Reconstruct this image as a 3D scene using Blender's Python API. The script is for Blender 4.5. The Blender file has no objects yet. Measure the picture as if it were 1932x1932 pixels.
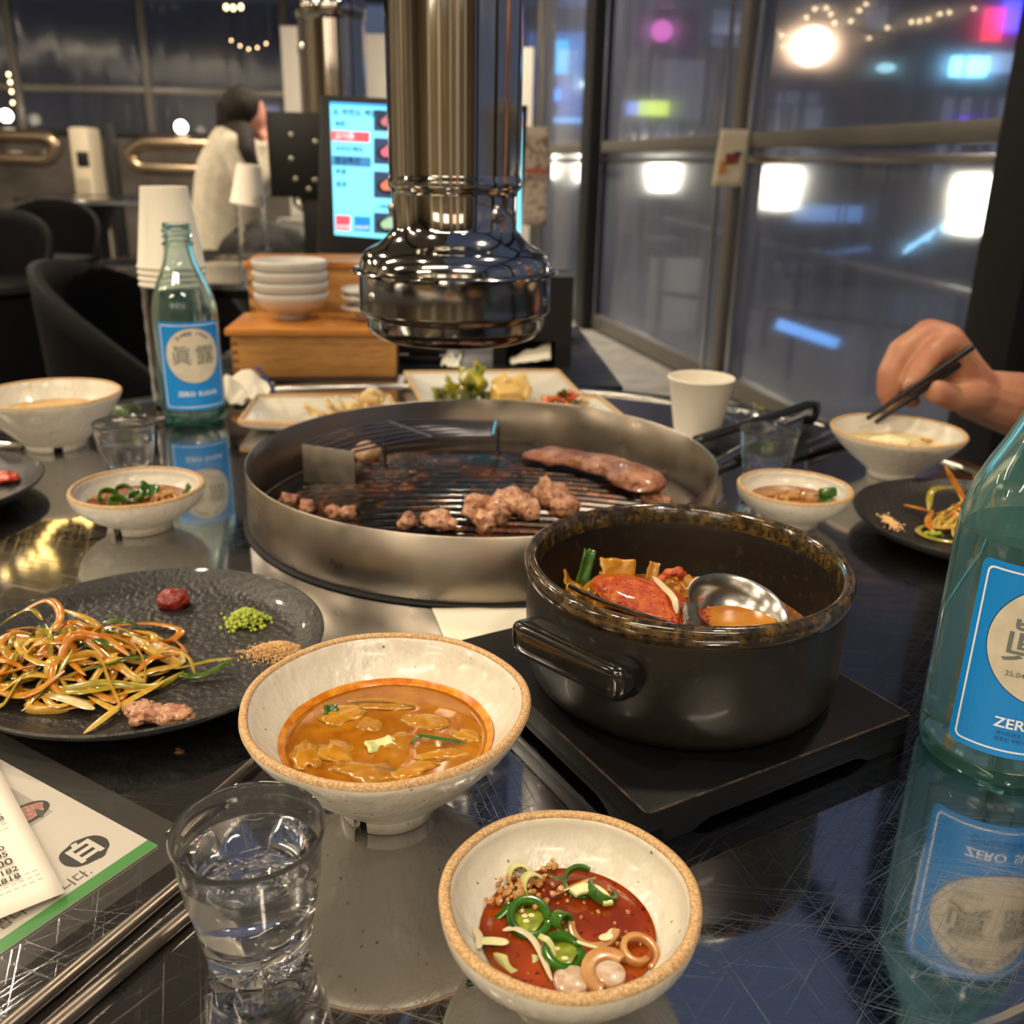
import bpy, bmesh, math, random
from mathutils import Vector, Matrix, noise
from math import sin, cos, pi, radians, sqrt, atan2, tan
random.seed(7)
D = bpy.data
SC = bpy.context.scene
COL = SC.collection
# ------------------------------------------------------------------ camera
T = 0.75                       # table height
CAM_H = 0.27                   # lens above the table top
FPX, PITCH, ROLL = 1785.0, radians(20.06), radians(1.08)
_fw = Vector((0, cos(PITCH), -sin(PITCH))); _up = Vector((0, sin(PITCH), cos(PITCH))); _rt = Vector((1, 0, 0))
CA = cos(ROLL) * _rt + sin(ROLL) * _up
CB = -sin(ROLL) * _rt + cos(ROLL) * _up
CAMP = Vector((0, 0, T + CAM_H))
cam = D.cameras.new('camera'); camo = D.objects.new('camera', cam); COL.objects.link(camo)
m = Matrix((CA, CB, -_fw)).transposed().to_4x4(); m.translation = CAMP
camo.matrix_world = m
cam.sensor_width = 36; cam.lens = FPX / 1932 * 36; cam.clip_start = .01; cam.clip_end = 200
cam.dof.use_dof = True; cam.dof.focus_distance = .405; cam.dof.aperture_fstop = cam.lens / 2.7
SC.camera = camo
SC.view_settings.view_transform = 'Standard'; SC.view_settings.look = 'None'
SC.view_settings.gamma = 1; SC.view_settings.use_curve_mapping = False
SC.view_settings.exposure = 0.18
SC.cycles.max_bounces = 24; SC.cycles.transmission_bounces = 24; SC.cycles.transparent_max_bounces = 16
SC.cycles.caustics_refractive = True; SC.cycles.sample_clamp_indirect = 6
# ------------------------------------------------------------------ night sky
w = D.worlds.new('night'); SC.world = w; w.use_nodes = True
w.node_tree.nodes['Background'].inputs[0].default_value = (.20, .25, .39, 1)
w.node_tree.nodes['Background'].inputs[1].default_value = .40
# ------------------------------------------------------------------ ceiling lamps of the room (position, watts)
WARM = (1.0, .82, .60)
LAMPS = [((.62, .95, 2.62), 10), ((-.85, .35, 2.62), 9.5), ((.55, -.75, 2.62), 10.5), ((-1.75, 2.2, 2.62), 34),
         ((-2.9, 4.2, 2.62), 60), ((-.4, 5.0, 2.62), 60), ((-3.2, 7.4, 2.62), 75), ((-4.6, 5.6, 2.62), 60), ((-1.4, 8.2, 2.62), 70)]
# ------------------------------------------------------------------ helpers
def PX(u, v, z=0.0):                      # point of the photo at height z above the table top
    q = _fw + CA * ((u - 966) / FPX) - CB * ((v - 966) / FPX)
    return CAMP + q * ((z - CAM_H) / q.z)
def PY(u, v, Y):                          # point of the photo at distance Y into the room
    q = _fw + CA * ((u - 966) / FPX) - CB * ((v - 966) / FPX)
    return CAMP + q * (Y / q.y)
def lin(c):
    if isinstance(c, str):
        c = c.lstrip('#'); c = [int(c[i:i + 2], 16) / 255 for i in (0, 2, 4)]
        return tuple(x / 12.92 if x <= .04045 else ((x + .055) / 1.055) ** 2.4 for x in c)
    return tuple(c[:3])
MATS = {}
def M(name, base='#888888', rough=.5, metal=0, noise=None, bump=None, emit=None, trans=0, ior=1.45, coat=0, spec=.5, sss=0, alpha=1, stretch=None, rnoise=None, sssr=(.01, .006, .003)):
    if name in MATS: return MATS[name]
    mt = D.materials.new(name); mt.use_nodes = True; MATS[name] = mt
    N = mt.node_tree.nodes; L = mt.node_tree.links; b = N['Principled BSDF']
    b.inputs['Base Color'].default_value = (*lin(base), 1); b.inputs['Roughness'].default_value = rough
    b.inputs['Metallic'].default_value = metal; b.inputs['IOR'].default_value = ior
    b.inputs['Transmission Weight'].default_value = trans; b.inputs['Coat Weight'].default_value = coat
    b.inputs['Specular IOR Level'].default_value = spec; b.inputs['Alpha'].default_value = alpha
    b.inputs['Coat Roughness'].default_value = .06
    if sss:
        b.inputs['Subsurface Weight'].default_value = sss; b.inputs['Subsurface Radius'].default_value = sssr
        b.inputs['Subsurface Scale'].default_value = 1
    if emit:
        b.inputs['Emission Color'].default_value = (*lin(emit[0]), 1); b.inputs['Emission Strength'].default_value = emit[1]
    if noise or bump or rnoise:
        tc = N.new('ShaderNodeTexCoord'); src = tc.outputs['Object']
        if stretch:
            mp = N.new('ShaderNodeMapping'); mp.inputs['Scale'].default_value = stretch
            L.new(src, mp.inputs['Vector']); src = mp.outputs['Vector']
    def nz(scale, detail=4):
        n = N.new('ShaderNodeTexNoise'); n.inputs['Scale'].default_value = scale; n.inputs['Detail'].default_value = detail
        L.new(src, n.inputs['Vector']); return n
    if noise:                              # list of (scale, lo, hi, colour): layers of colour over the base
        prev = None
        for (sc, lo, hi, c) in (noise if isinstance(noise, list) else [noise]):
            n = nz(sc); r = N.new('ShaderNodeMapRange'); r.inputs['From Min'].default_value = lo; r.inputs['From Max'].default_value = hi
            L.new(n.outputs['Fac'], r.inputs['Value'])
            mx = N.new('ShaderNodeMix'); mx.data_type = 'RGBA'
            L.new(r.outputs['Result'], mx.inputs['Factor'])
            if prev: L.new(prev, mx.inputs['A'])
            else: mx.inputs['A'].default_value = (*lin(base), 1)
            mx.inputs['B'].default_value = (*lin(c), 1); prev = mx.outputs['Result']
        L.new(prev, b.inputs['Base Color'])
    if rnoise:                             # (scale, lo, hi) roughness variation
        n = nz(rnoise[0]); r = N.new('ShaderNodeMapRange'); r.inputs['From Min'].default_value = .3; r.inputs['From Max'].default_value = .7
        r.inputs['To Min'].default_value = rnoise[1]; r.inputs['To Max'].default_value = rnoise[2]
        L.new(n.outputs['Fac'], r.inputs['Value']); L.new(r.outputs['Result'], b.inputs['Roughness'])
    if bump:                               # (scale, strength, distance)
        n = nz(bump[0]); bp = N.new('ShaderNodeBump'); bp.inputs['Strength'].default_value = bump[1]; bp.inputs['Distance'].default_value = bump[2]
        L.new(n.outputs['Fac'], bp.inputs['Height']); L.new(bp.outputs['Normal'], b.inputs['Normal'])
    return mt
def thing(name, label, cat, loc=(0, 0, 0), rz=0, group=None):
    o = D.objects.new(name, None); COL.objects.link(o); o.location = loc; o.rotation_euler = (0, 0, rz); o.empty_display_size = .01
    return tag(o, label, cat, group)
def tag(o, label=None, cat=None, group=None, kind=None):
    if label: o['label'] = label
    if cat: o['category'] = cat
    if group: o['group'] = group
    if kind: o['kind'] = kind
    return o
def link(name, me, mat, parent=None):
    o = D.objects.new(name, me); COL.objects.link(o)
    if mat and not me.materials: me.materials.append(mat)
    if parent: o.parent = parent
    return o
def tree_copy(o, parent=None):
    c = o.copy(); COL.objects.link(c); c.parent = parent
    for ch in o.children: tree_copy(ch, c)
    return c
class MB:
    def __init__(s): s.v = []; s.f = []
    def add(s, vs, fs):
        k = len(s.v); s.v += [Vector(v) for v in vs]; s.f += [tuple(i + k for i in f) for f in fs]; return s
    def box(s, c, d, rot=None):
        c = Vector(c); x, y, z = [q / 2 for q in d]
        vs = [Vector((a * x, b * y, e * z)) for a in (-1, 1) for b in (-1, 1) for e in (-1, 1)]
        if rot: vs = [rot @ v for v in vs]
        return s.add([v + c for v in vs], [(0, 1, 3, 2), (4, 6, 7, 5), (0, 4, 5, 1), (2, 3, 7, 6), (0, 2, 6, 4), (1, 5, 7, 3)])
    def lathe(s, prof, seg=64, a0=0, a1=2 * pi, c=(0, 0, 0), wob=None):
        full = abs(a1 - a0 - 2 * pi) < 1e-6; n = seg if full else seg + 1; rings = []; vs = []; fs = []
        c = Vector(c)
        for (r, z) in prof:
            if r < 1e-7: rings.append([len(vs)] * n); vs.append(c + Vector((0, 0, z)))
            else:
                ids = []
                for i in range(n):
                    a = a0 + (a1 - a0) * i / seg; rr = r
                    if wob: rr, zz = wob(a, r, z)
                    else: zz = z
                    ids.append(len(vs)); vs.append(c + Vector((rr * cos(a), rr * sin(a), zz)))
                rings.append(ids)
        for A, B in zip(rings, rings[1:]):
            for i in range(seg):
                j = (i + 1) % n
                q = [A[i], A[j], B[j], B[i]]; q2 = []
                for t in q:
                    if t not in q2: q2.append(t)
                if len(q2) > 2: fs.append(tuple(q2))
        return s.add(vs, fs)
    def tube(s, pts, r, seg=8, caps=True, flat=1.0, closed=False):
        pts = [Vector(p) for p in pts]; n = len(pts); rs = r if isinstance(r, (list, tuple)) else [r] * n
        vs = []; fs = []; up = Vector((0, 0, 1)); prev = None
        for i, p in enumerate(pts):
            if closed: t = (pts[(i + 1) % n] - pts[i - 1])
            else: t = (pts[min(i + 1, n - 1)] - pts[max(i - 1, 0)])
            t = t.normalized() if t.length > 1e-9 else Vector((0, 0, 1))
            if prev is None:
                a = up.cross(t)
                if a.length < 1e-3: a = Vector((1, 0, 0)).cross(t)
                a.normalize()
            else:
                a = prev - t * prev.dot(t)
                a = a.normalized() if a.length > 1e-6 else prev
            prev = a; b = t.cross(a)
            for k in range(seg):
                g = 2 * pi * k / seg; vs.append(p + (a * cos(g) + b * sin(g) * flat) * rs[i])
        m_ = n if closed else n - 1
        for i in range(m_):
            j = (i + 1) % n
            for k in range(seg):
                l = (k + 1) % seg; fs.append((i * seg + k, i * seg + l, j * seg + l, j * seg + k))
        if caps and not closed:
            fs.append(tuple(range(seg))[::-1]); fs.append(tuple((n - 1) * seg + k for k in range(seg)))
        return s.add(vs, fs)
    def prism(s, poly, z0, z1, xf=None):
        n = len(poly); vs = [Vector((x, y, z0)) for x, y in poly] + [Vector((x, y, z1)) for x, y in poly]
        if xf: vs = [xf(v) for v in vs]
        return s.add(vs, [tuple(range(n))[::-1], tuple(range(n, 2 * n))] + [(i, (i + 1) % n, n + (i + 1) % n, n + i) for i in range(n)])
    def grid(s, nu, nv, fn, closeu=False):
        vs = [fn(i / (nu if closeu else nu - 1), j / (nv - 1)) for j in range(nv) for i in range(nu)]; fs = []
        for j in range(nv - 1):
            for i in range(nu if closeu else nu - 1):
                k = (i + 1) % nu; fs.append((j * nu + i, j * nu + k, (j + 1) * nu + k, (j + 1) * nu + i))
        return s.add(vs, fs)
    def blob(s, c, sc, sub=3, amp=.2, freq=1.5, seed=0, rot=None, flatz=None):
        bm = bmesh.new(); bmesh.ops.create_icosphere(bm, subdivisions=sub, radius=1); vs = []
        off = Vector((seed * 3.7, seed * 1.3, seed * 7.1))
        for v in bm.verts:
            p = v.co.copy(); d = 1 + amp * noise.noise(p * freq + off) + amp * .5 * noise.noise(p * freq * 2.3 + off)
            p = Vector((p.x * sc[0], p.y * sc[1], p.z * sc[2])) * d
            if flatz is not None and p.z < flatz: p.z = flatz
            if rot: p = rot @ p
            vs.append(p + Vector(c))
        for i, v in enumerate(bm.verts): v.index = i
        fs = [tuple(v.index for v in f.verts) for f in bm.faces]; bm.free()
        return s.add(vs, fs)
    def build(s, name, mat, parent=None, bevel=0, smooth=True, ang=42, sub=0, solid=0, seg=2):
        me = D.meshes.new(name); me.from_pydata([tuple(v) for v in s.v], [], s.f)
        bm = bmesh.new(); bm.from_mesh(me); bmesh.ops.recalc_face_normals(bm, faces=bm.faces)
        if bevel:
            es = [e for e in bm.edges if len(e.link_faces) == 2 and e.calc_face_angle(0) > radians(38)]
            bmesh.ops.bevel(bm, geom=es, offset=bevel, segments=seg, profile=.6, affect='EDGES', clamp_overlap=True)
        bm.to_mesh(me); bm.free()
        if smooth:
            me.shade_smooth(); me.set_sharp_from_angle(angle=radians(ang))
        o = link(name, me, mat, parent)
        if solid:
            md = o.modifiers.new('thickness', 'SOLIDIFY'); md.thickness = solid; md.offset = 0
        if sub:
            md = o.modifiers.new('smooth', 'SUBSURF'); md.levels = sub; md.render_levels = sub
        return o
def skin(name, nodes, edges, mat, parent=None, root=0, sub=2):
    """nodes: list of (point, radius or (rx,ry)) ; one continuous skinned surface"""
    me = D.meshes.new(name); me.from_pydata([tuple(p) for p, r in nodes], edges, [])
    o = link(name, me, mat, parent)
    o.modifiers.new('skin', 'SKIN'); md = o.modifiers.new('smooth', 'SUBSURF'); md.levels = sub; md.render_levels = sub
    for i, (p, r) in enumerate(nodes):
        sv = me.skin_vertices[0].data[i]; sv.radius = r if isinstance(r, (tuple, list)) else (r, r); sv.use_root = (i == root)
    o.modifiers['skin'].use_smooth_shade = True
    return o
def flesh(name, chains, mat, parent, voxel, smooth=6):
    """one continuous surface grown from tapered limbs: chains of (point, radius)"""
    mb = MB()
    for ch in chains:
        for (p, r) in ch: mb.blob(p, (r, r, r), 2, 0)
        for (p, r), (q, s) in zip(ch, ch[1:]): mb.tube([p, q], [r, s], 14)
    o = mb.build(name, mat, parent)
    md = o.modifiers.new('union', 'REMESH'); md.mode = 'VOXEL'; md.voxel_size = voxel; md.use_smooth_shade = True
    md = o.modifiers.new('soften', 'SMOOTH'); md.factor = .5; md.iterations = smooth
    return o
def RZ(a): return Matrix.Rotation(a, 3, 'Z')
def RE(x, y, z): return (Matrix.Rotation(z, 3, 'Z') @ Matrix.Rotation(y, 3, 'Y') @ Matrix.Rotation(x, 3, 'X'))
def curve_pts(ctrl, n=24):                 # Catmull-Rom through control points
    P = [Vector(c) for c in ctrl]; P = [2 * P[0] - P[1]] + P + [2 * P[-1] - P[-2]]; out = []
    segs = len(P) - 3
    for i in range(n):
        t = i / (n - 1) * segs; k = min(int(t), segs - 1); t -= k; a, b, c, d = P[k:k + 4]
        out.append(.5 * ((2 * b) + (c - a) * t + (2 * a - 5 * b + 4 * c - d) * t * t + (3 * b - 3 * c + d - a) * t ** 3))
    return out
TXS = D.scenes.new('lettering_bench')
def text_mesh(body, size, align='CENTER', bold=0.0, spacing=1.0):
    cu = D.curves.new('lettering', 'FONT'); cu.body = body; cu.size = size; cu.align_x = align; cu.align_y = 'CENTER'
    cu.offset = bold; cu.space_character = spacing; cu.resolution_u = 3
    o = D.objects.new('lettering', cu); TXS.collection.objects.link(o)
    vl = TXS.view_layers[0]; vl.update(); dg = vl.depsgraph
    me = D.meshes.new_from_object(o.evaluated_get(dg)); D.objects.remove(o); D.curves.remove(cu)
    return me
def map_mesh(me, fn, slices=None):
    """move every vertex through fn; cut first along x so that it can bend"""
    bm = bmesh.new(); bm.from_mesh(me)
    if slices and bm.verts:
        x0 = min(v.co.x for v in bm.verts); x1 = max(v.co.x for v in bm.verts); k = math.ceil(x0 / slices)
        while k * slices < x1:
            bmesh.ops.bisect_plane(bm, geom=bm.verts[:] + bm.edges[:] + bm.faces[:], plane_co=(k * slices, 0, 0), plane_no=(1, 0, 0)); k += 1
    for v in bm.verts: v.co = fn(v.co)
    bm.to_mesh(me); bm.free(); return me
def merge_mesh(ms):
    bm = bmesh.new()
    for q in ms: bm.from_mesh(q)
    me = D.meshes.new('print'); bm.to_mesh(me); bm.free(); return me
def flat_poly(poly, z=0.0):
    me = D.meshes.new('print'); me.from_pydata([(x, y, z) for x, y in poly], [], [tuple(range(len(poly)))]); return me
def rrect(x0, y0, x1, y1, r, n=5):
    out = []
    for (cx, cy, a) in ((x1 - r, y0 + r, -pi / 2), (x1 - r, y1 - r, 0), (x0 + r, y1 - r, pi / 2), (x0 + r, y0 + r, pi)):
        for i in range(n + 1):
            t = a + pi / 2 * i / n; out.append((cx + r * cos(t), cy + r * sin(t)))
    return out
def circ(cx, cy, r, n=40): return [(cx + r * cos(2 * pi * i / n), cy + r * sin(2 * pi * i / n)) for i in range(n)]
# ------------------------------------------------------------------ shared materials
def steel_table():
    mt = D.materials.new('brushed_table_steel'); mt.use_nodes = True; N = mt.node_tree.nodes; L = mt.node_tree.links; b = N['Principled BSDF']
    b.inputs['Metallic'].default_value = 1; b.inputs['Base Color'].default_value = (.55, .55, .56, 1)
    tc = N.new('ShaderNodeTexCoord'); prev = None
    for k, (rot, sc) in enumerate([(.35, (7, 1500, 1)), (-.6, (9, 1900, 1)), (1.25, (8, 1400, 1)), (2.2, (12, 2200, 1)), (.1, (5, 2600, 1))]):
        mp = N.new('ShaderNodeMapping'); mp.inputs['Rotation'].default_value = (0, 0, rot); mp.inputs['Scale'].default_value = sc
        mp.inputs['Location'].default_value = (k * 3.1, k * 1.7, 0); mp.vector_type = 'TEXTURE' if False else 'POINT'
        r0 = N.new('ShaderNodeVectorRotate'); r0.rotation_type = 'Z_AXIS'; r0.inputs['Angle'].default_value = rot
        mp.inputs['Rotation'].default_value = (0, 0, 0)
        L.new(tc.outputs['Object'], r0.inputs['Vector']); L.new(r0.outputs['Vector'], mp.inputs['Vector'])
        n = N.new('ShaderNodeTexNoise'); n.inputs['Scale'].default_value = 1; n.inputs['Detail'].default_value = 2
        L.new(mp.outputs['Vector'], n.inputs['Vector'])
        r = N.new('ShaderNodeMapRange'); r.inputs['From Min'].default_value = .635; r.inputs['From Max'].default_value = .76
        L.new(n.outputs['Fac'], r.inputs['Value'])
        if prev is None: prev = r.outputs['Result']
        else:
            a = N.new('ShaderNodeMath'); a.operation = 'MAXIMUM'; L.new(prev, a.inputs[0]); L.new(r.outputs['Result'], a.inputs[1]); prev = a.outputs[0]
    big = N.new('ShaderNodeTexNoise'); big.inputs['Scale'].default_value = 5; L.new(tc.outputs['Object'], big.inputs['Vector'])
    rr = N.new('ShaderNodeMapRange'); rr.inputs['From Min'].default_value = .3; rr.inputs['From Max'].default_value = .7
    rr.inputs['To Min'].default_value = .03; rr.inputs['To Max'].default_value = .065; L.new(big.outputs['Fac'], rr.inputs['Value'])
    ad = N.new('ShaderNodeMath'); ad.operation = 'MULTIPLY_ADD'; L.new(prev, ad.inputs[0]); ad.inputs[1].default_value = .20; L.new(rr.outputs['Result'], ad.inputs[2])
    L.new(ad.outputs[0], b.inputs['Roughness'])
    bp = N.new('ShaderNodeBump'); bp.inputs['Strength'].default_value = .07; bp.inputs['Distance'].default_value = .0003; L.new(prev, bp.inputs['Height'])
    L.new(bp.outputs['Normal'], b.inputs['Normal'])
    return mt
TABLE_STEEL = steel_table()
def film(name, haze, col):
    mt = D.materials.new(name); mt.use_nodes = True; N = mt.node_tree.nodes; L = mt.node_tree.links; N.remove(N['Principled BSDF'])
    out = N['Material Output']; tr = N.new('ShaderNodeBsdfTransparent'); tr.inputs[0].default_value = (.93, .94, .96, 1)
    gl = N.new('ShaderNodeBsdfGlossy'); gl.inputs['Roughness'].default_value = .09
    df = N.new('ShaderNodeBsdfDiffuse'); df.inputs[0].default_value = (*col, 1)
    tl = N.new('ShaderNodeBsdfTranslucent'); tl.inputs[0].default_value = (*col, 1)
    tc = N.new('ShaderNodeTexCoord'); mp = N.new('ShaderNodeMapping'); mp.inputs['Scale'].default_value = (5, 5, .6)
    n = N.new('ShaderNodeTexNoise'); n.inputs['Scale'].default_value = 2.5; L.new(tc.outputs['Object'], mp.inputs[0]); L.new(mp.outputs[0], n.inputs['Vector'])
    bp = N.new('ShaderNodeBump'); bp.inputs['Strength'].default_value = .25; bp.inputs['Distance'].default_value = .02; L.new(n.outputs['Fac'], bp.inputs['Height'])
    L.new(bp.outputs[0], gl.inputs['Normal'])
    a = N.new('ShaderNodeMixShader'); L.new(df.outputs[0], a.inputs[1]); L.new(tl.outputs[0], a.inputs[2]); a.inputs[0].default_value = .4
    r = N.new('ShaderNodeMapRange'); r.inputs['From Min'].default_value = .25; r.inputs['From Max'].default_value = .75
    r.inputs['To Min'].default_value = haze * .75; r.inputs['To Max'].default_value = haze * 1.3; L.new(n.outputs['Fac'], r.inputs['Value'])
    rf = N.new('ShaderNodeBsdfRefraction'); rf.inputs['IOR'].default_value = 1.012; rf.inputs['Roughness'].default_value = .75; rf.inputs[0].default_value = (.93, .94, .96, 1)
    sc = N.new('ShaderNodeMixShader'); sc.inputs[0].default_value = .36; L.new(tr.outputs[0], sc.inputs[1]); L.new(rf.outputs[0], sc.inputs[2])
    h = N.new('ShaderNodeMixShader'); L.new(r.outputs[0], h.inputs[0]); L.new(sc.outputs[0], h.inputs[1]); L.new(a.outputs[0], h.inputs[2])
    fr = N.new('ShaderNodeFresnel'); fr.inputs[0].default_value = 1.4
    ge = N.new('ShaderNodeNewGeometry'); iv = N.new('ShaderNodeMath'); iv.operation = 'SUBTRACT'; iv.inputs[0].default_value = 1; L.new(ge.outputs['Backfacing'], iv.inputs[1])
    ff = N.new('ShaderNodeMath'); ff.operation = 'MULTIPLY'; L.new(fr.outputs[0], ff.inputs[0]); L.new(iv.outputs[0], ff.inputs[1])
    g = N.new('ShaderNodeMixShader'); L.new(ff.outputs[0], g.inputs[0]); L.new(h.outputs[0], g.inputs[1]); L.new(gl.outputs[0], g.inputs[2])
    L.new(g.outputs[0], out.inputs[0]); return mt
FILM = film('hazy_window_vinyl', .085, (.62, .70, 1.0))
FILM2 = film('hazy_back_vinyl', .06, (.7, .75, .9))
M('dark_frame', '#26272a', .45, .6); M('grey_frame', '#6d6a66', .4, .5); M('concrete', '#8d8c89', .75, noise=(9, .35, .7, '#6d6d6c'), bump=(30, .2, .01))
M('floor_grey', '#585b5e', .55, noise=[(3, .35, .7, '#44474a'), (40, .45, .7, '#62625f')], bump=(60, .1, .004))
M('ceiling_dark', '#96918a', .7, noise=(2, .3, .7, '#86807a')); M('wall_dark', '#5a5450', .7, noise=(3, .3, .7, '#38342f'))
M('black_plastic', '#0d0e11', .38, bump=(300, .05, .001)); M('black_matte', '#101114', .6); M('chrome', '#c9c7c2', .06, 1)
M('steel', '#b9b6b0', .17, 1, rnoise=(30, .12, .26)); M('steel_brushed', '#a9a59c', .24, 1, rnoise=(60, .18, .34), stretch=(1, 1, 14), bump=(90, .06, .001))
M('bulb_warm', '#ffffff', .4, emit=((1, .72, .32), 26)); M('lamp_glow', '#ffffff', .4, emit=((1, .86, .6), 22))
def struct(o, label=None):
    o['kind'] = 'structure'
    if label: o['label'] = label
    return o
# ------------------------------------------------------------------ room shell
struct(MB().box((-1.5, 4.2, -.05), (11.4, 17, .1)).build('floor', MATS['floor_grey'], smooth=False), 'grey concrete floor of the restaurant')
cr = struct(D.objects.new('ceiling', None), 'dark ceiling with exposed beams'); COL.objects.link(cr); cr.location = (0, 0, 2.8)
MB().box((-3.75, 4.2, .05), (6.9, 17, .1)).build('deck', MATS['ceiling_dark'], cr, smooth=False)
for k in range(8): MB().box((1.95, -3.3 + 2.0 * k + 1.0, .02), (4.4, 1.96, .006)).build('roof_pane', FILM2, cr, smooth=False)
for k in range(7): MB().box((-1.9, -2.4 + 2.0 * k, -.09), (9.6, .1, .18)).build('beam', MATS['dark_frame'], cr, bevel=.006)
M('wall_beige', '#a0937f', .6, noise=(1.5, .3, .7, '#8a7c68'))
struct(MB().box((-7, 3.2, 1.4), (.12, 13, 2.8)).build('wall_left', MATS['wall_beige'], smooth=False), 'beige wall at the left')
M('wall_warm', '#9a8468', .6, noise=(2, .3, .7, '#7a6448'))
struct(MB().box((-2, -3.3, 1.4), (10, .12, 2.8)).build('wall_front', MATS['wall_warm'], smooth=False), 'warm brown wall behind the camera')
M('added_pillar', '#c9c2b4', .6)  # unseen pale pillars added to give the duct streaked reflections
for i, (x, wd) in enumerate(((-3.2, .5), (-1.55, .35), (-.25, .22), (.55, .4), (1.5, .3))): struct(MB().box((x, -3.2, 1.4), (wd, .14, 2.8)).build('added_trim_%d' % (i + 1), MATS['added_pillar'], bevel=.01), 'pale pillar added behind the camera for reflected streaks')
for i, (x, wd, c) in enumerate(((-2.4, 1.0, (1, .78, .5)), (-.9, .7, (1, .9, .75)), (.15, .4, (1, .45, .25)), (1.0, .5, (1, .85, .6)))):  # glowing boards added so the duct reflects something bright
    bd = thing('added_glow_board', ['wide warm added glowing board behind the camera on the left', 'white added glowing board behind the camera', 'small red added glowing board behind the camera', 'added glowing board behind the camera on the right'][i], 'sign', (x, -3.21, 1.75), group='added glowing boards behind the camera')
    MB().box((0, 0, .25), (wd + .06, .05, .56)).build('frame', MATS['dark_frame'], bd, bevel=.01); MB().box((0, .03, .25), (wd, .02, .5)).build('light_panel', M('added_board_glow_%d' % i, '#ffffff', .5, emit=(c, 2.2)), bd)
for i, (y_, wd) in enumerate(((-1.6, .5), (.6, .3), (2.6, .6), (4.4, .3), (6.4, .5))): struct(MB().box((-6.9, y_, 1.4), (.14, wd, 2.8)).build('added_trim_%d' % (i + 6), MATS['dark_frame'] if i % 2 else MATS['added_pillar'], bevel=.01), 'pillar added on the left wall for reflections')  # more pillars, put in to liven the duct's left reflection
# right window wall: runs along x = 1.645 - .25 y
DW = Vector((-.2425, .9701, 0)); NW = Vector((.9701, .2425, 0))      # along the wall / outwards
def WR(Y, z, out=0): return Vector((1.645 - .25 * Y, Y, z)) + NW * out
AW = atan2(DW.y, DW.x)
wr = D.objects.new('wall_right', None); COL.objects.link(wr); struct(wr, 'glazed front of dark posts and hazy clear panes')
def wbar(name, Y, z0, z1, wid, dep, mat, out=0):
    return MB().box(WR(Y, (z0 + z1) / 2, out), (wid, dep, z1 - z0), RZ(AW)).build(name, MATS[mat], wr, bevel=.006)
YS = [-1.6, 0.35, 2.12, 3.50, 4.98, 6.05, 7.3, 9.0]
for Y in YS:
    big = Y in (2.12, 4.98, -1.6, 9.0, .35)
    wbar('post' if big else 'mullion', Y, .25, 2.8, .15 if big else .06, .16 if big else .07, 'dark_frame' if big else 'grey_frame')
    if not big: wbar('mullion_fin', Y - .05, .25, 2.8, .025, .05, 'grey_frame', .03)
for a, b in zip(YS, YS[1:]):
    La = (b - a) / .9701
    for nm, z, hh, mt in (('rail', 1.115, .05, 'grey_frame'), ('bottom_rail', .285, .07, 'grey_frame'), ('top_rail', 2.74, .1, 'dark_frame')):
        MB().box(WR((a + b) / 2, z), (La - .06, .06, hh), RZ(AW)).build(nm, MATS[mt], wr, bevel=.005)
    MB().box(WR((a + b) / 2, 1.055, -.03), (La - .1, .012, .022), RZ(AW)).build('film_channel', M('aluminium', '#b9bcc4', .22, 1), wr, bevel=.002)
    for e in (a + .1, b - .1): MB().box(WR(e, 1.5, -.03), (.02, .01, 2.4), RZ(AW)).build('film_channel', MATS['aluminium'], wr, bevel=.002)
    for z0, z1 in ((.31, 1.09), (1.14, 2.70)):
        MB().box(WR((a + b) / 2, (z0 + z1) / 2), (La - .08, .006, z1 - z0), RZ(AW)).build('pane', FILM, wr, smooth=False)
MB().box(WR(3.7, .12, -.16), (11, .46, .24), RZ(AW)).build('ledge', MATS['concrete'], wr, bevel=.01)
# back window wall
BA, BB = Vector((-6.95, 9.0, 0)), Vector((-.72, 10.1, 0)); DBk = (BB - BA).normalized(); AB = atan2(DBk.y, DBk.x); LB = (BB - BA).length
def WB(t, z, out=0): return BA + DBk * (t * LB) + Vector((0, 0, z)) + Vector((DBk.y, -DBk.x, 0)) * out
wb = D.objects.new('wall_back', None); COL.objects.link(wb); struct(wb, 'back wall of hazy panes above a dark half wall')
MB().box(WB(.5, .62), (LB, .12, 1.22), RZ(AB)).build('half_wall', MATS['wall_dark'], wb)
MB().box(WB(.5, 1.24), (LB, .16, .05), RZ(AB)).build('sill', MATS['dark_frame'], wb, bevel=.005)
MB().box(WB(.5, 1.62), (LB, .05, .06), RZ(AB)).build('rail', MATS['grey_frame'], wb, bevel=.005)
MB().box(WB(.5, 2.62), (LB, .2, .34), RZ(AB)).build('lintel', MATS['dark_frame'], wb, bevel=.005)
ts = [0, .2, .38, .56, .76, 1]
for t in ts: MB().box(WB(t, 1.9), (.07, .09, 1.4), RZ(AB)).build('mullion', MATS['grey_frame'], wb, bevel=.005)
for a, b in zip(ts, ts[1:]):
    for z0, z1 in ((1.27, 1.59), (1.65, 2.45)):
        MB().box(WB((a + b) / 2, (z0 + z1) / 2), ((b - a) * LB - .07, .006, z1 - z0), RZ(AB)).build('pane', FILM2, wb, smooth=False)
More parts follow.
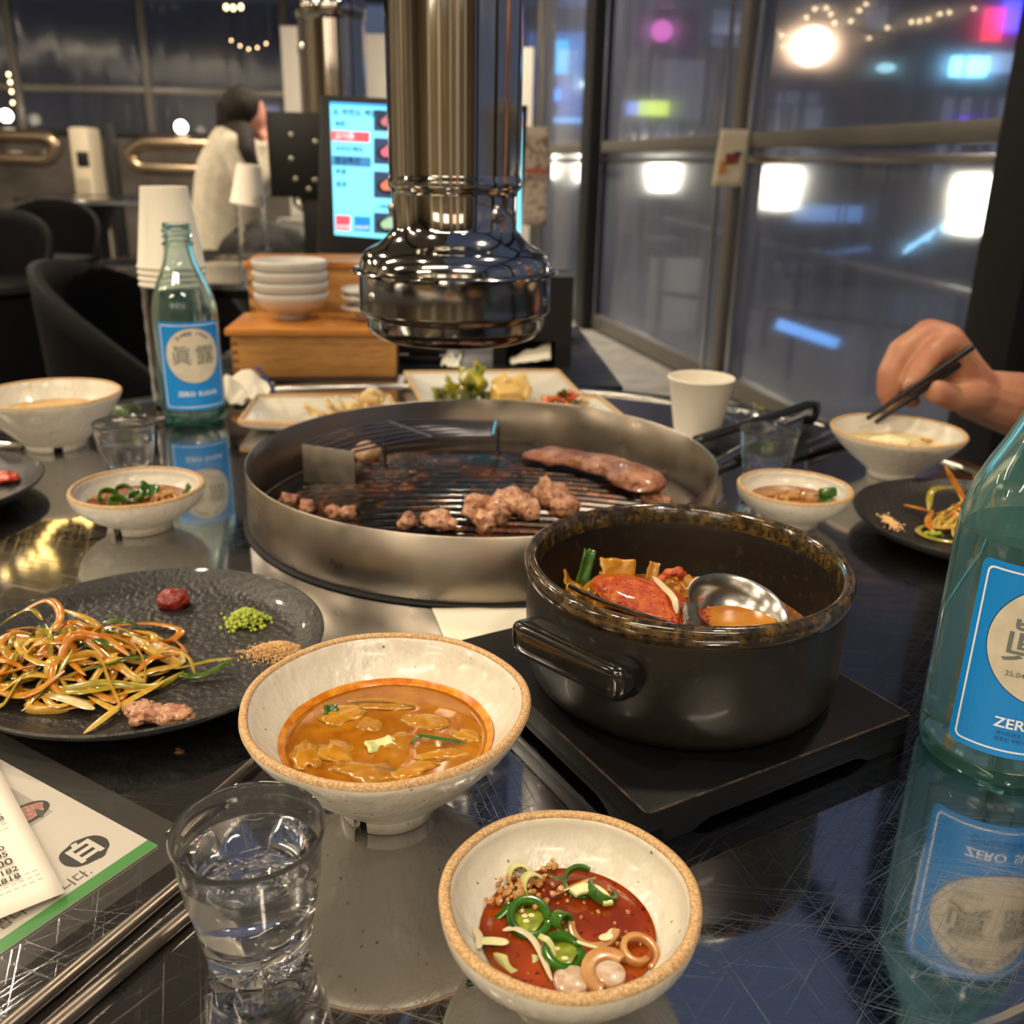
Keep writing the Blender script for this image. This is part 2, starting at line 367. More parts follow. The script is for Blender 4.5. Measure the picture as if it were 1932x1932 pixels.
# ceiling lamps
for i, (p, wt) in enumerate(LAMPS):
    wh = ['over the grill table, towards the window wall', 'left of the grill table, nearest the camera', 'right of the grill table, nearest the camera', 'over the neighbouring steel table',
          'over the black tub chairs', 'over the far table by the window wall', 'over the far left tables', 'at the far left wall', 'in front of the back window'][i]
    t = thing('ceiling_lamp', 'small warm round ceiling lamp ' + wh, 'lamp', (p[0], p[1], 2.8), group='round lamps in the ceiling')
    MB().lathe([(.0, 0), (.008, 0), (.008, -.1), (.055, -.1), (.075, -.15), (.075, -.17), (.07, -.17), (.05, -.11), (0, -.11)], 24).build('shade', MATS['black_plastic'], t)
    MB().lathe([(0, -.125), (.05, -.13), (.058, -.15), (.04, -.162), (0, -.166)], 24).build('bulb', MATS['lamp_glow'], t)
    l = D.lights.new('lamp_light', 'AREA'); l.shape = 'DISK'; l.size = .13; l.energy = wt; l.color = WARM; l.spread = radians(150)
    lo = D.objects.new('lamp_light', l); COL.objects.link(lo); lo.parent = t; lo.location = (0, 0, -.175)
# tube lamps added as soft fill and for highlights on the duct
for i, (p, ln, wt, cl) in enumerate([((-.9, -1.1, 2.7), 1.2, 15, WARM), ((.7, -1.9, 2.7), 1.2, 17, WARM), ((-2.4, .9, 2.7), 1.2, 16, WARM), ((-2.2, -2.3, 2.7), 1.2, 22, WARM), ((-4.4, 2.6, 2.7), 1.2, 26, WARM), ((-3.6, -.6, 2.7), 1.2, 22, WARM), ((-5.8, .8, 2.7), 1.2, 30, WARM), ((-5.8, 4.6, 2.7), 1.2, 30, WARM)]):
    t = thing('fill_tube', 'added warm fill tube in the ceiling ' + ['behind the camera on the left', 'behind the camera on the right', 'over the aisle left of the grill table', 'in the far corner behind the camera', 'over the far left aisle', 'over the left side behind the camera', 'along the left wall level with the grill table', 'along the left wall further back'][i], 'lamp', p, 0, 'added fill tubes in the ceiling')
    MB().box((0, 0, .085), (ln, .03, .03)).build('housing', MATS['dark_frame'], t, bevel=.006); [MB().tube([(sx * ln * .45, 0, .1), (sx * ln * .45, 0, -.1)], .006, 8).build('hanger', MATS['dark_frame'], t) for sx in (-1, 1)]; MB().tube([(-ln / 2, 0, -.1), (ln / 2, 0, -.1)], .022, 12).build('tube', MATS['lamp_glow'], t)
    l = D.lights.new('lamp_light', 'AREA'); l.shape = 'RECTANGLE'; l.size = ln; l.size_y = .06; l.energy = wt; l.color = cl; lo = D.objects.new('lamp_light', l); COL.objects.link(lo); lo.parent = t; lo.location = (0, 0, -.13)
# ------------------------------------------------------------------ the grill table
CR, CL, TR_ = Vector((-.022, .703)), Vector((-.125, .706)), .509
def stadium(R, n=48):
    out = []
    for i in range(n + 1): a = -pi / 2 + pi * i / n; out.append((CR.x + R * cos(a), CR.y + R * sin(a)))
    for i in range(n + 1): a = pi / 2 + pi * i / n; out.append((CL.x + R * cos(a), CL.y + R * sin(a)))
    return out
table = thing('grill_table', 'round stainless steel barbecue table with raised rim in the foreground', 'table')
MB().prism(stadium(TR_ - .012), T - .03, T).build('tabletop', TABLE_STEEL, table, ang=30)
def rim_sweep(prof):
    mb = MB(); o = stadium(1.0); rings = []
    outl = [stadium(TR_ + dx) for dx, dz in prof]; n = len(outl[0]); k = len(prof); vs = []
    for i in range(n):
        for j, (dx, dz) in enumerate(prof): vs.append((outl[j][i][0], outl[j][i][1], T + dz))
    fs = [(i * k + j, i * k + (j + 1) % k, ((i + 1) % n) * k + (j + 1) % k, ((i + 1) % n) * k + j) for i in range(n) for j in range(k)]
    return mb.add(vs, fs)
rim_sweep([(-.014, .0), (-.012, .0035), (-.009, .0042), (-.006, .002), (-.001, .002), (.004, .003), (.008, 0), (.009, -.012), (.007, -.026), (0, -.03), (-.014, -.03)]).build('rim', MATS['steel'], table)
MB().lathe([(0, T - .03), (.2, T - .03), (.16, T - .12), (.1, T - .25), (.09, .06), (.24, .03), (.25, 0), (0, 0)], 40, c=(CR.x - .04, CR.y, 0)).build('pedestal', MATS['dark_frame'], table)
# side counter behind the table
ct = thing('side_counter', 'dark narrow counter behind the grill table holding boxes and tablet', 'counter', (-.14, 1.5, 0))
MB().prism([(-.30, -.262), (.285, -.262), (.255, .24), (-.30, .24)], T - .04, T - .002).build('worktop', M('counter_top', '#1c222b', .22, .3, rnoise=(8, .15, .35)), ct, bevel=.003)
MB().prism([(-.28, -.24), (.262, -.24), (.24, .22), (-.28, .22)], 0, T - .041).build('body', MATS['black_matte'], ct, bevel=.003)
# ------------------------------------------------------------------ ceramics
def ceramic(name, base, extra):
    mt = D.materials.new(name); mt.use_nodes = True; N = mt.node_tree.nodes; L = mt.node_tree.links; b = N['Principled BSDF']
    b.inputs['Roughness'].default_value = .27; b.inputs['Coat Weight'].default_value = .35; b.inputs['Coat Roughness'].default_value = .12
    tc = N.new('ShaderNodeTexCoord')
    n1 = N.new('ShaderNodeTexVoronoi'); n1.inputs['Scale'].default_value = 190; L.new(tc.outputs['Object'], n1.inputs['Vector'])
    r1 = N.new('ShaderNodeMapRange'); r1.inputs['From Min'].default_value = .10; r1.inputs['From Max'].default_value = .16; r1.inputs['To Min'].default_value = 1; r1.inputs['To Max'].default_value = 0
    L.new(n1.outputs['Distance'], r1.inputs['Value'])
    wn = N.new('ShaderNodeTexNoise'); wn.inputs['Scale'].default_value = 130; L.new(tc.outputs['Object'], wn.inputs['Vector'])
    r2 = N.new('ShaderNodeMapRange'); r2.inputs['From Min'].default_value = .54; r2.inputs['From Max'].default_value = .6; L.new(wn.outputs['Fac'], r2.inputs['Value'])
    mu = N.new('ShaderNodeMath'); mu.operation = 'MULTIPLY'; L.new(r1.outputs[0], mu.inputs[0]); L.new(r2.outputs[0], mu.inputs[1])
    n3 = N.new('ShaderNodeTexNoise'); n3.inputs['Scale'].default_value = 14; L.new(tc.outputs['Object'], n3.inputs['Vector'])
    m0 = N.new('ShaderNodeMix'); m0.data_type = 'RGBA'; L.new(n3.outputs['Fac'], m0.inputs['Factor']); m0.inputs['A'].default_value = (*lin(base), 1); m0.inputs['B'].default_value = (*lin(extra), 1)
    mx = N.new('ShaderNodeMix'); mx.data_type = 'RGBA'; L.new(mu.outputs[0], mx.inputs['Factor']); L.new(m0.outputs['Result'], mx.inputs['A']); mx.inputs['B'].default_value = (*lin('#6b6353'), 1)
    L.new(mx.outputs['Result'], b.inputs['Base Color'])
    mp = N.new('ShaderNodeMapping'); mp.inputs['Scale'].default_value = (1, 1, .22); mp.inputs['Rotation'].default_value = (0, .5, 0)
    L.new(tc.outputs['Object'], mp.inputs[0]); nb = N.new('ShaderNodeTexNoise'); nb.inputs['Scale'].default_value = 150; nb.inputs['Detail'].default_value = 3; L.new(mp.outputs[0], nb.inputs['Vector'])
    bp = N.new('ShaderNodeBump'); bp.inputs['Strength'].default_value = .5; bp.inputs['Distance'].default_value = .0035; L.new(nb.outputs['Fac'], bp.inputs['Height']); L.new(bp.outputs[0], b.inputs['Normal'])
    return mt
GLAZE = ceramic('speckled_white_glaze', '#d9d4c6', '#cfc8b6')
CLAY = M('raw_clay_rim', '#b8905f', .65, noise=[(900, .42, .62, '#d2b48a'), (1500, .55, .68, '#8f6538')], bump=(900, .3, .0006))
M('grey_glaze', '#cfccc4', .3, coat=.3)
def lerp_prof(p, z):
    for (r0, z0), (r1, z1) in zip(p, p[1:]):
        if (z0 - z) * (z1 - z) <= 0 and abs(z1 - z0) > 1e-9: return r0 + (r1 - r0) * (z - z0) / (z1 - z0)
    return p[-1][0]
def bowl(name, label, cat, c, R, h, foot, shape, mat=None, group=None, notch=None, rw=.0036, seg=96, thick=.0045, clay=True):
    """shape(t) gives r fraction 0..1 between foot and rim for height fraction t"""
    mat = mat or GLAZE; t = thing(name, label, cat, (c[0], c[1], T), group=group); n = 14; z0 = .007
    hw = h - .0022
    out = [(foot + .001 + (R - foot - .001) * shape(i / n), z0 + (hw - z0) * i / n) for i in range(n + 1)]
    inn = [(max(r - thick - .001 * (1 - i / n), 0), z + .0035 * (1 - i / n)) for i, (r, z) in enumerate(out)]
    wob = (lambda a, r, z: (r * (1 + .007 * sin(3 * a + 1) * (z / h) + .005 * sin(7 * a) * (z / h)), z)) if clay else None
    MB().lathe([(0, z0 - .002), (foot - .002, z0 - .002)] + out + [(R - .0012, h - .0004), (R - rw + .0008, h - .0004), (inn[-1][0], hw)] + inn[::-1][1:] + [(inn[0][0] * .55, inn[0][1] - .0025), (0, inn[0][1] - .003)], seg, wob=wob).build('body', mat, t, ang=60)
    MB().lathe([(R + .0002, h - .0018), (R - .0001, h - .0004), (R - .0012, h + .0004), (R - rw + .001, h + .0003), (R - rw - .0001, h - .0008), (R - rw + .0003, h - .002), (R + .0002, h - .0018)], seg, wob=wob).build('rim', CLAY if clay else mat, t, ang=80)
    a0, a1 = (0, 2 * pi)
    if notch is not None: a0, a1 = notch + .16, notch + 2 * pi - .16
    fp = [(foot - .004, .0055), (foot - .0035, .0005), (foot - .002, 0), (foot - .0005, .0006), (foot + .0005, .0075)]
    MB().lathe(fp + [fp[0]], 60, a0, a1).build('foot', mat, t, ang=70)
    t['inner'] = [x for p in inn for x in p]
    return t, inn
cone = lambda t: 1 - (1 - t) ** 1.32
round_ = lambda t: (1 - (1 - t) ** 2.1)
SB, sb_in = bowl('soup_bowl', 'white speckled bowl of orange kimchi soup with tan clay rim beside the black pot', 'bowl', (-.0525, .3532), .0617, .055, .0215, cone, notch=radians(-118))
DB, db_in = bowl('sauce_dish', 'white speckled sauce dish with sliced chillies nearest the camera', 'dish', (.0221, .2605), .045, .0365, .020, round_, rw=.0039)
LD, ld_in = bowl('sauce_dish', 'white sauce dish with green chillies left of the grill', 'dish', (-.289, .689), .0497, .0345, .024, round_, notch=radians(-115))
RD, rd_in = bowl('sauce_dish', 'white sauce dish with brown sauce right of the grill before the empty shot glass', 'dish', (.2275, .7247), .0455, .0325, .0215, round_)
LB_, lb_in = bowl('soup_bowl', 'white bowl of soup at the left edge behind the shot glass', 'bowl', (-.455, .906), .0660, .055, .029, cone, GLAZE, notch=radians(-62))
RB, rb_in = bowl('soup_bowl', 'white bowl of pale soup under the hand with chopsticks', 'bowl', (.3602, .8611), .0608, .0455, .0225, cone)
del_keys = [o.pop('inner') for o in (SB, DB, LD, RD, LB_, RB)]
# ------------------------------------------------------------------ liquids and what floats in them
def liquid(name, mat, parent, inn, z, seed=0):
    r = lerp_prof(inn, z) - .0003
    def fn(u, v):
        a = 2 * pi * u; q = r * v; p = Vector((q * cos(a), q * sin(a), 0))
        return Vector((p.x, p.y, z + (.00013 * noise.noise(p * 120 + Vector((seed, 0, 0))) if v < .97 else .0006)))
    return MB().grid(64, 26, fn, closeu=True).build(name, mat, parent)
M('kimchi_broth', '#96560a', .07, noise=[(38, .35, .7, '#b0741a'), (110, .5, .75, '#8a4806')], coat=.5, spec=.6, sss=.25, sssr=(.008, .004, .001))
M('orange_oil', '#c26a08', .25, noise=(200, .4, .65, '#d9942e'))
M('soy_chilli_sauce', '#762806', .05, noise=[(26, .4, .7, '#a84a0a'), (300, .6, .72, '#4a0d03')], coat=.6, spec=.7, sss=.1)
M('pale_broth', '#b98a34', .1, noise=(40, .4, .7, '#d2b060'), coat=.4)
M('cabbage', '#a86f12', .2, noise=(160, .35, .65, '#c08a2a'), sss=.3, coat=.3); M('cabbage_pale', '#b08030', .2, noise=(150, .35, .65, '#a06814'), sss=.3, coat=.3)
M('scallion_green', '#33600f', .3, noise=(220, .4, .65, '#234a0c'), coat=.4); M('scallion_pale', '#c6c878', .3, noise=(90, .35, .7, '#e0dca8'), coat=.3, sss=.2)
M('chilli_green', '#33660f', .18, noise=(140, .4, .7, '#234a0a'), coat=.5, sss=.15); M('seed', '#e6d9a0', .4); M('sprout', '#d9c8a0', .3, coat=.4, sss=.3)
M('onion', '#a5703a', .25, noise=(150, .35, .7, '#bf925c'), coat=.4, sss=.3); M('garlic', '#c79a5c', .3, noise=(150, .4, .65, '#a8662c'), coat=.5, sss=.2)
def sheet(p, sx, sy, rot, mat, parent, name, curl=.3, seed=0, th=.0012, wav=.25):
    rot = rot if isinstance(rot, Matrix) else RE(*rot)
    def fn(u, v):
        x, y = (u - .5) * sx, (v - .5) * sy; e = 1 + .25 * noise.noise(Vector((u * 3, v * 3, seed * 2.3)))
        z = curl * sx * ((u - .5) ** 2 * 2 - .25) + wav * sx * .3 * noise.noise(Vector((u * 3.5, v * 3.5, seed)))
        return Vector(p) + rot @ Vector((x * e, y * e, z))
    return MB().grid(10, 8, fn).build(name, MATS[mat], parent, solid=th)
def ring_piece(p, r, th, hgt, a0, a1, rot, mat, parent, name, spiral=0):
    pts = []
    for i in range(22):
        a = a0 + (a1 - a0) * i / 21; rr = r * (1 - spiral * i / 21); pts.append(Vector(p) + RE(*rot) @ Vector((rr * cos(a), rr * sin(a), 0)))
    mb = MB(); n = len(pts); ax = RE(*rot) @ Vector((0, 0, 1)); vs = []; fs = []
    for i, q in enumerate(pts):
        rad = (q - Vector(p)); rad = rad.normalized() if rad.length > 1e-6 else Vector((1, 0, 0))
        for (a, b) in ((-1, -1), (1, -1), (1, 1), (-1, 1)): vs.append(q + rad * th * a / 2 + ax * hgt * b / 2)
    closed = abs(a1 - a0) > 2 * pi - .01 and not spiral
    for i in range(n - 1):
        for k in range(4): l = (k + 1) % 4; fs.append((i * 4 + k, i * 4 + l, i * 4 + 4 + l, i * 4 + 4 + k))
    fs += [(0, 1, 2, 3), tuple((n - 1) * 4 + k for k in (3, 2, 1, 0))]
    return mb.add(vs, fs).build(name, MATS[mat], parent, bevel=min(th, hgt) * .25, ang=50)
def strip(pts, w, mat, parent, name, flat=.35, seg=6, n=18, taper=True):
    P = curve_pts(pts, n); rs = [w * (1 - .75 * abs(2 * i / (n - 1) - 1) ** 5 if taper else 1) for i in range(n)]
    return MB().tube(P, rs, seg, flat=flat).build(name, MATS[mat], parent)
SOUP = thing('kimchi_soup', 'orange kimchi soup with cabbage and scallion in the near white bowl', 'soup', (-.0525, .3532, T + .0355))
o = liquid('broth', MATS['kimchi_broth'], SOUP, [(r, z - .0355) for r, z in sb_in], 0, 1)
rs_ = lerp_prof(sb_in, .0355)
MB().lathe([(rs_ - .0012, .0005), (rs_ + .0001, .0009), (rs_ + .0016, .0022), (rs_ + .0014, .0028), (rs_ - .0006, .0012), (rs_ - .0012, .0005)], 80, wob=lambda a, r, z: (r, z + (.0008 * noise.noise(Vector((cos(a) * 4, sin(a) * 4, 3))) if z > .002 else 0))).build('oil_ring', MATS['orange_oil'], SOUP)
def LP(u, v, zt, root): q = PX(u, v, zt); return q - root.location
def soup_sheet(u, v, sx, sy, rot, mat, name='cabbage_piece', z=.0362, **k):
    if name == 'cabbage_piece':
        sd = k.get('seed', 0); return MB().blob(LP(u, v, .0352, SOUP), (sx * .55, sy * .6, .0016), 3, .55, 1.7, sd, RE(rot[0] * .4, rot[1] * .4, rot[2])).build(name, MATS[mat], SOUP, ang=180)
    sheet(LP(u, v, z, SOUP), sx, sy, rot, mat, SOUP, name, **k)
for i, (u, v, sx, sy, rot, mt) in enumerate([(655, 1350, .020, .012, (.2, .15, .4), 'cabbage'), (720, 1335, .022, .006, (.1, -.1, -.1), 'cabbage_pale'), (640, 1420, .013, .016, (.15, .1, 1.1), 'cabbage'),
        (812, 1365, .020, .010, (.1, .12, -.2), 'cabbage_pale'), (840, 1425, .018, .007, (-.05, .1, .3), 'cabbage'), (690, 1455, .026, .011, (.02, .05, -.1), 'cabbage_pale'),
        (760, 1400, .013, .010, (.2, -.1, .8), 'cabbage_pale'), (580, 1430, .012, .018, (.05, .1, .3), 'cabbage'), (780, 1455, .018, .008, (.05, 0, .6), 'cabbage'), (700, 1370, .010, .008, (.3, .2, .2), 'cabbage_pale'), (880, 1390, .012, .007, (.05, .1, -.5), 'cabbage')]):
    soup_sheet(u, v, sx, sy, rot, mt, seed=i, z=.0347)
soup_sheet(716, 1405, .012, .007, (.2, .1, .6), 'scallion_pale', 'scallion_piece', seed=22, z=.036)
soup_sheet(625, 1340, .006, .005, (.9, .1, .3), 'scallion_green', 'scallion_piece', seed=23, z=.037)
strip([LP(776, 1403, .0365, SOUP), LP(792, 1388, .039, SOUP), LP(830, 1393, .038, SOUP), LP(880, 1401, .0368, SOUP)], .0011, 'scallion_green', SOUP, 'scallion_strip')
strip([LP(655, 1322, .0364, SOUP), LP(720, 1320, .0372, SOUP), LP(782, 1330, .0364, SOUP)], .0012, 'cabbage_pale', SOUP, 'cabbage_strip')
# sauce in the near dish
SAUCE = thing('dipping_sauce', 'red brown soy sauce with green chilli and scallion rings nearest the camera', 'sauce', (.0221, .2605, T + .0195))
liquid('sauce_liquid', MATS['soy_chilli_sauce'], SAUCE, [(r, z - .0195) for r, z in db_in], 0, 5)
def SP(u, v, dz=.0012): return LP(u, v, .0195 + dz, SAUCE)
for (u, v, r, a0, a1, sp, rot, mt, nm, th, hg) in [
        (925, 1695, .0062, 1.8, 5.6, 0, (.5, -.5, .2), 'chilli_green', 'chilli_slice', .0016, .0032), (998, 1733, .0054, 0, 6.283, 0, (.35, .15, 0), 'chilli_green', 'chilli_slice', .0017, .003),
        (1062, 1797, .0050, 0, 6.283, 0, (.25, .2, .5), 'chilli_green', 'chilli_slice', .0016, .0026), (1095, 1665, .0048, .3, 5.2, 0, (.3, -.2, .6), 'scallion_green', 'scallion_ring', .0009, .0026),
        (1135, 1683, .0042, 2.2, 6.6, 0, (-.2, .5, .1), 'scallion_green', 'scallion_ring', .0009, .003), (1203, 1795, .0056, -1.5, 5.2, .45, (.2, .1, .4), 'onion', 'onion_ring', .0013, .0024),
        (1122, 1745, .0064, 2.6, 5.6, 0, (.3, -.3, .3), 'onion', 'onion_ring', .0016, .003), (1148, 1835, .0056, 1.0, 4.6, 0, (.1, .1, -.2), 'onion', 'onion_ring', .0026, .002),
        (975, 1795, .0050, 3.0, 5.9, 0, (1.0, .1, .5), 'scallion_pale', 'scallion_ring', .0012, .006), (1003, 1800, .0052, 4.2, 7.2, 0, (1.0, .2, .3), 'scallion_pale', 'scallion_ring', .0012, .006),
        (978, 1650, .0030, .2, 3.4, 0, (1.1, .2, .2), 'scallion_pale', 'scallion_ring', .0006, .004), (1003, 1668, .0030, .2, 3.4, 0, (1.1, -.2, .6), 'scallion_pale', 'scallion_ring', .0006, .004),
        (1110, 1712, .0060, .4, 2.6, 0, (.25, .1, -.2), 'scallion_pale', 'scallion_ring', .0022, .0016)]:
    ring_piece(SP(u, v, .0018), r * 1.25, th * 1.7, hg * 1.25, a0, a1, rot, mt, SAUCE, nm, sp)
for (u, v, r) in ((998, 1734, .0056), (1062, 1798, .0052)): MB().lathe([(0, .0008), (r * .6, .0010), (r, .0004), (r, -.0008), (0, -.0008)], 20, wob=lambda a, q, z: (q * (1 + .15 * sin(3 * a)), z)).build('chilli_flesh', M('chilli_flesh', '#8f9a30', .25, noise=(300, .4, .65, '#6a7a1c'), coat=.4), SAUCE).location = SP(u, v, .001)
for (u, v) in ((993, 1738), (1003, 1727), (990, 1728), (1050, 1790), (1066, 1808)):
    MB().blob(SP(u, v, .0022), (.0013, .0009, .0006), 2, .1, seed=u).build('chilli_seed', MATS['seed'], SAUCE)
MB().lathe([(0, .0014), (.0045, .0012), (.0058, .0004), (.006, -.0008), (0, -.0008)], 24, c=SP(1078, 1848, .001)).build('scallion_slice', M('scallion_white', '#cdbba6', .3, noise=(250, .4, .6, '#b79476'), coat=.4), SAUCE)
MB().lathe([(0, .0014), (.004, .0012), (.0052, .0004), (.0054, -.0008), (0, -.0008)], 24, c=SP(1150, 1836, .0016)).build('scallion_slice', MATS['scallion_white'], SAUCE)
for pts, wd, mt in (([(948, 1755), (975, 1752), (1010, 1778), (1042, 1850)], .0012, 'sprout'), ([(903, 1775), (930, 1775), (960, 1778)], .0018, 'scallion_pale'), ([(895, 1750), (905, 1770), (902, 1790)], .0014, 'sprout'), ([(1040, 1690), (1080, 1672), (1125, 1655)], .0009, 'onion'), ([(1060, 1765), (1100, 1780), (1130, 1788)], .0007, 'scallion_pale'), ([(1030, 1648), (1062, 1660), (1066, 1658)], .0006, 'scallion_green'), ([(1130, 1770), (1150, 1765), (1160, 1752)], .0016, 'scallion_pale')):
    strip([SP(u, v, .0024) for u, v in pts], wd, mt, SAUCE, 'scallion_strip')
ring_piece(SP(1060, 1738, .0022), .0030, .0011, .0052, 0, 6.283, (1.2, .3, .6), 'chilli_green', SAUCE, 'scallion_ring')
mb = MB(); rnd = random.Random(3)
for i in range(110):
    u, v = rnd.gauss(985, 30), rnd.gauss(1676, 22)
    mb.blob(SP(u, v, .0015 + rnd.random() * .0016), [.0007 + rnd.random() * .0009] * 3, 1, .4, seed=i)
for i in range(26):
    u, v = rnd.uniform(1030, 1230), rnd.uniform(1650, 1850); mb.blob(SP(u, v, .0006), [.0005 + rnd.random() * .0005] * 3, 1, .4, seed=i + 90)
tag(mb.build('minced_garlic', MATS['garlic'], SAUCE), 'minced garlic heaped in the sauce', kind='stuff')
# sauce in the other dishes, soup in the other bowls
S2 = thing('dipping_sauce', 'dark sauce with green chilli slices in the dish left of the grill', 'sauce', (-.289, .689, T + .0215))
liquid('sauce_liquid', MATS['soy_chilli_sauce'], S2, [(r, z - .0215) for r, z in ld_in], 0, 9)
q2 = lambda u, v, z=.0225: PX(u, v, z) - S2.location
for (u, v, r, rot, a1) in [(232, 930, .0065, (.7, .2, 0), 6.28), (205, 938, .007, (.4, .5, 0), 4.5), (255, 938, .006, (.2, -.4, .5), 6.28), (222, 947, .006, (.2, .1, .3), 5.0)]:
    ring_piece(q2(u, v, .0245), r, .002, .005, 0, a1, rot, 'chilli_green', S2, 'chilli_slice')
sheet(q2(280, 926, .027), .014, .012, (.9, .3, .2), 'chilli_green', S2, 'chilli_slice', seed=4, th=.002)
sheet(q2(352, 926, .027), .004, .012, (.8, .9, .6), 'chilli_green', S2, 'chilli_slice', seed=5, th=.0015)
mb = MB()
for i in range(60): mb.blob(q2(rnd.gauss(305, 22), rnd.gauss(934, 6), .0225 + rnd.random() * .002), [.001 + rnd.random() * .0014] * 3, 1, .4, seed=i)
for i in range(30): mb.blob(q2(rnd.gauss(200, 22), rnd.gauss(942, 5), .022), [.001 + rnd.random() * .0012] * 3, 1, .4, seed=i)
tag(mb.build('minced_garlic', MATS['garlic'], S2), 'minced garlic in the sauce', kind='stuff')
S3 = thing('dipping_sauce', 'brown sauce with garlic and one scallion piece right of the grill', 'sauce', (.2275, .7247, T + .0205))
liquid('sauce_liquid', M('brown_sauce', '#8a4a12', .1, noise=(60, .4, .7, '#a86a24'), coat=.4), S3, [(r, z - .0205) for r, z in rd_in], 0, 12)
q3 = lambda u, v, z=.022: PX(u, v, z) - S3.location
MB().tube([q3(1547, 931, .027), q3(1576, 928, .028)], .0042, 12).build('scallion_piece', MATS['scallion_green'], S3, bevel=.0008)
sheet(q3(1555, 940, .024), .012, .007, (.4, .1, .2), 'chilli_green', S3, 'chilli_slice', seed=7)
mb = MB()
for i in range(50): mb.blob(q3(rnd.gauss(1495, 22), rnd.gauss(935, 4), .021 + rnd.random() * .002), [.001 + rnd.random() * .0014] * 3, 1, .4, seed=i)
tag(mb.build('minced_garlic', MATS['garlic'], S3), 'minced garlic in the sauce', kind='stuff')
S4 = thing('soup', 'yellow brown soup in the bowl at the left edge', 'soup', (-.455, .906, T + .036))
liquid('broth', MATS['pale_broth'], S4, [(r, z - .036) for r, z in lb_in], 0, 15)
for i in range(5): sheet(Vector((.012 * i - .02, .008 * sin(i * 2), .0006)), .018, .01, (.1, .1, i), 'cabbage', S4, 'cabbage_piece', seed=i)
S5 = thing('soup', 'pale yellow soup in the bowl below the hand', 'soup', (.3602, .8611, T + .031))
liquid('broth', M('creamy_broth', '#d2b878', .15, noise=(40, .4, .7, '#e6d6a4'), coat=.3), S5, [(r, z - .031) for r, z in rb_in], 0, 18)
MB().blob((-.004, .004, .001), (.016, .012, .006), 3, .4, seed=4).build('egg_piece', M('egg', '#e8dcb0', .4, sss=.2), S5)
sheet(Vector((.028, .0, .004)), .014, .005, (.1, .2, .6), 'cabbage', S5, 'cabbage_piece', seed=3)
# ------------------------------------------------------------------ grill
GX, GY = -.0246, .748
grill = thing('tabletop_grill', 'round black cast iron grill plate inside a tall steel wind guard', 'grill', (GX, GY, T))
M('guard_steel', '#a0978b', .3, 1, rnoise=(40, .26, .4), noise=(6, .4, .75, '#95897b'), bump=(400, .03, .0005))
GR = .190
MB().lathe([(GR - .0016, .003), (GR, .003), (GR, .0478), (GR - .0008, .0485), (GR - .0016, .0478), (GR - .0016, .003)], 160).build('wind_guard', MATS['guard_steel'], grill, ang=60)
MB().lathe([(0, .0006), (GR + .004, .0006), (GR + .004, .0012), (0, .0012)], 96).build('recess_shade', MATS['black_matte'], grill)  # black disc put in for the shade in the gap under the guard
IRON = M('cast_iron', '#15110f', .22, .35, noise=[(18, .45, .75, '#3a1d10'), (60, .55, .75, '#4a2a16')], bump=(120, .15, .002), coat=.35)
def dome(r): return .0035 + .0125 * max(0, 1 - (r / .165) ** 2)
plate_o = MB().lathe([(GR - .003, .002), (GR - .006, .0042), (.166, .0036)] + [(.165 * (1 - i / 16), dome(.165 * (1 - i / 16))) for i in range(17)], 96).build('grill_plate', IRON, grill)
RIDGE = M('ridge_iron', '#1b1512', .2, .5, noise=[(30, .5, .75, '#5b2c14'), (90, .55, .7, '#7a4a22')], coat=.4, bump=(150, .2, .002))
y = -.150
while y < .125:
    hw = sqrt(max(.158 ** 2 - y * y, 0)); n = 26
    pts = []
    for i in range(n + 1):
        x = -hw + 2 * hw * i / n; pts.append((x, y, dome(sqrt(x * x + y * y)) + .0018))
    MB().tube(pts, [.0034 if 0 < i < n else .002 for i in range(n + 1)], 8, flat=.8).build('ridge', RIDGE, plate_o)
    y += .0125
# warming rack
def gp(u, v, z): return PX(u, v, z)
rack = thing('warming_rack', 'curved wire warming rack with a flat steel end plate standing in the grill', 'rack', (-.158, .775, T + .004))
RL = rack.location
inn = [gp(668, 852, .042), gp(760, 832, .042), gp(815, 825, .042), gp(870, 821, .042), gp(930, 820, .042)]
outr = [gp(570, 838, .042), gp(640, 812, .042), gp(735, 796, .042), gp(830, 793, .042), gp(935, 797, .042)]
for k in range(6):
    w_ = k / 5; c = curve_pts([a.lerp(b, w_) - RL for a, b in zip(outr, inn)], 30)
    MB().tube(c, .0013, 8).build('bar', M('rack_wire', '#85858e', .25, .9), rack)
MB().tube([gp(735, 796, .0435) - RL, gp(818, 825, .0435) - RL], .0016, 8).build('cross_bar', MATS['rack_wire'], rack)
MB().tube([gp(936, 796, .042) - RL, gp(930, 822, .042) - RL], .0026, 8, flat=.5).build('end_bar', MATS['steel'], rack)
a, b = gp(570, 838, .042), gp(668, 852, .042); a2, b2 = Vector((a.x, a.y, T + .008)), Vector((b.x, b.y, T + .012))
nrm = (b - a).cross(a2 - a).normalized() * .0007
pts = [q - RL for q in (a, b, b2, a2)]
MB().add([p - nrm for p in pts] + [p + nrm for p in pts], [(0, 1, 2, 3), (7, 6, 5, 4), (0, 4, 5, 1), (1, 5, 6, 2), (2, 6, 7, 3), (3, 7, 4, 0)]).build('end_plate', M('plate_satin', '#c2b9ac', .45, 1, rnoise=(60, .4, .55)), rack, bevel=.0005)
for u, v in ((725, 822), (940, 800)):
    q = gp(u, v, .042) - RL; MB().tube([q, Vector((q.x, q.y, .004))], .0016, 8).build('leg', MATS['rack_wire'], rack)
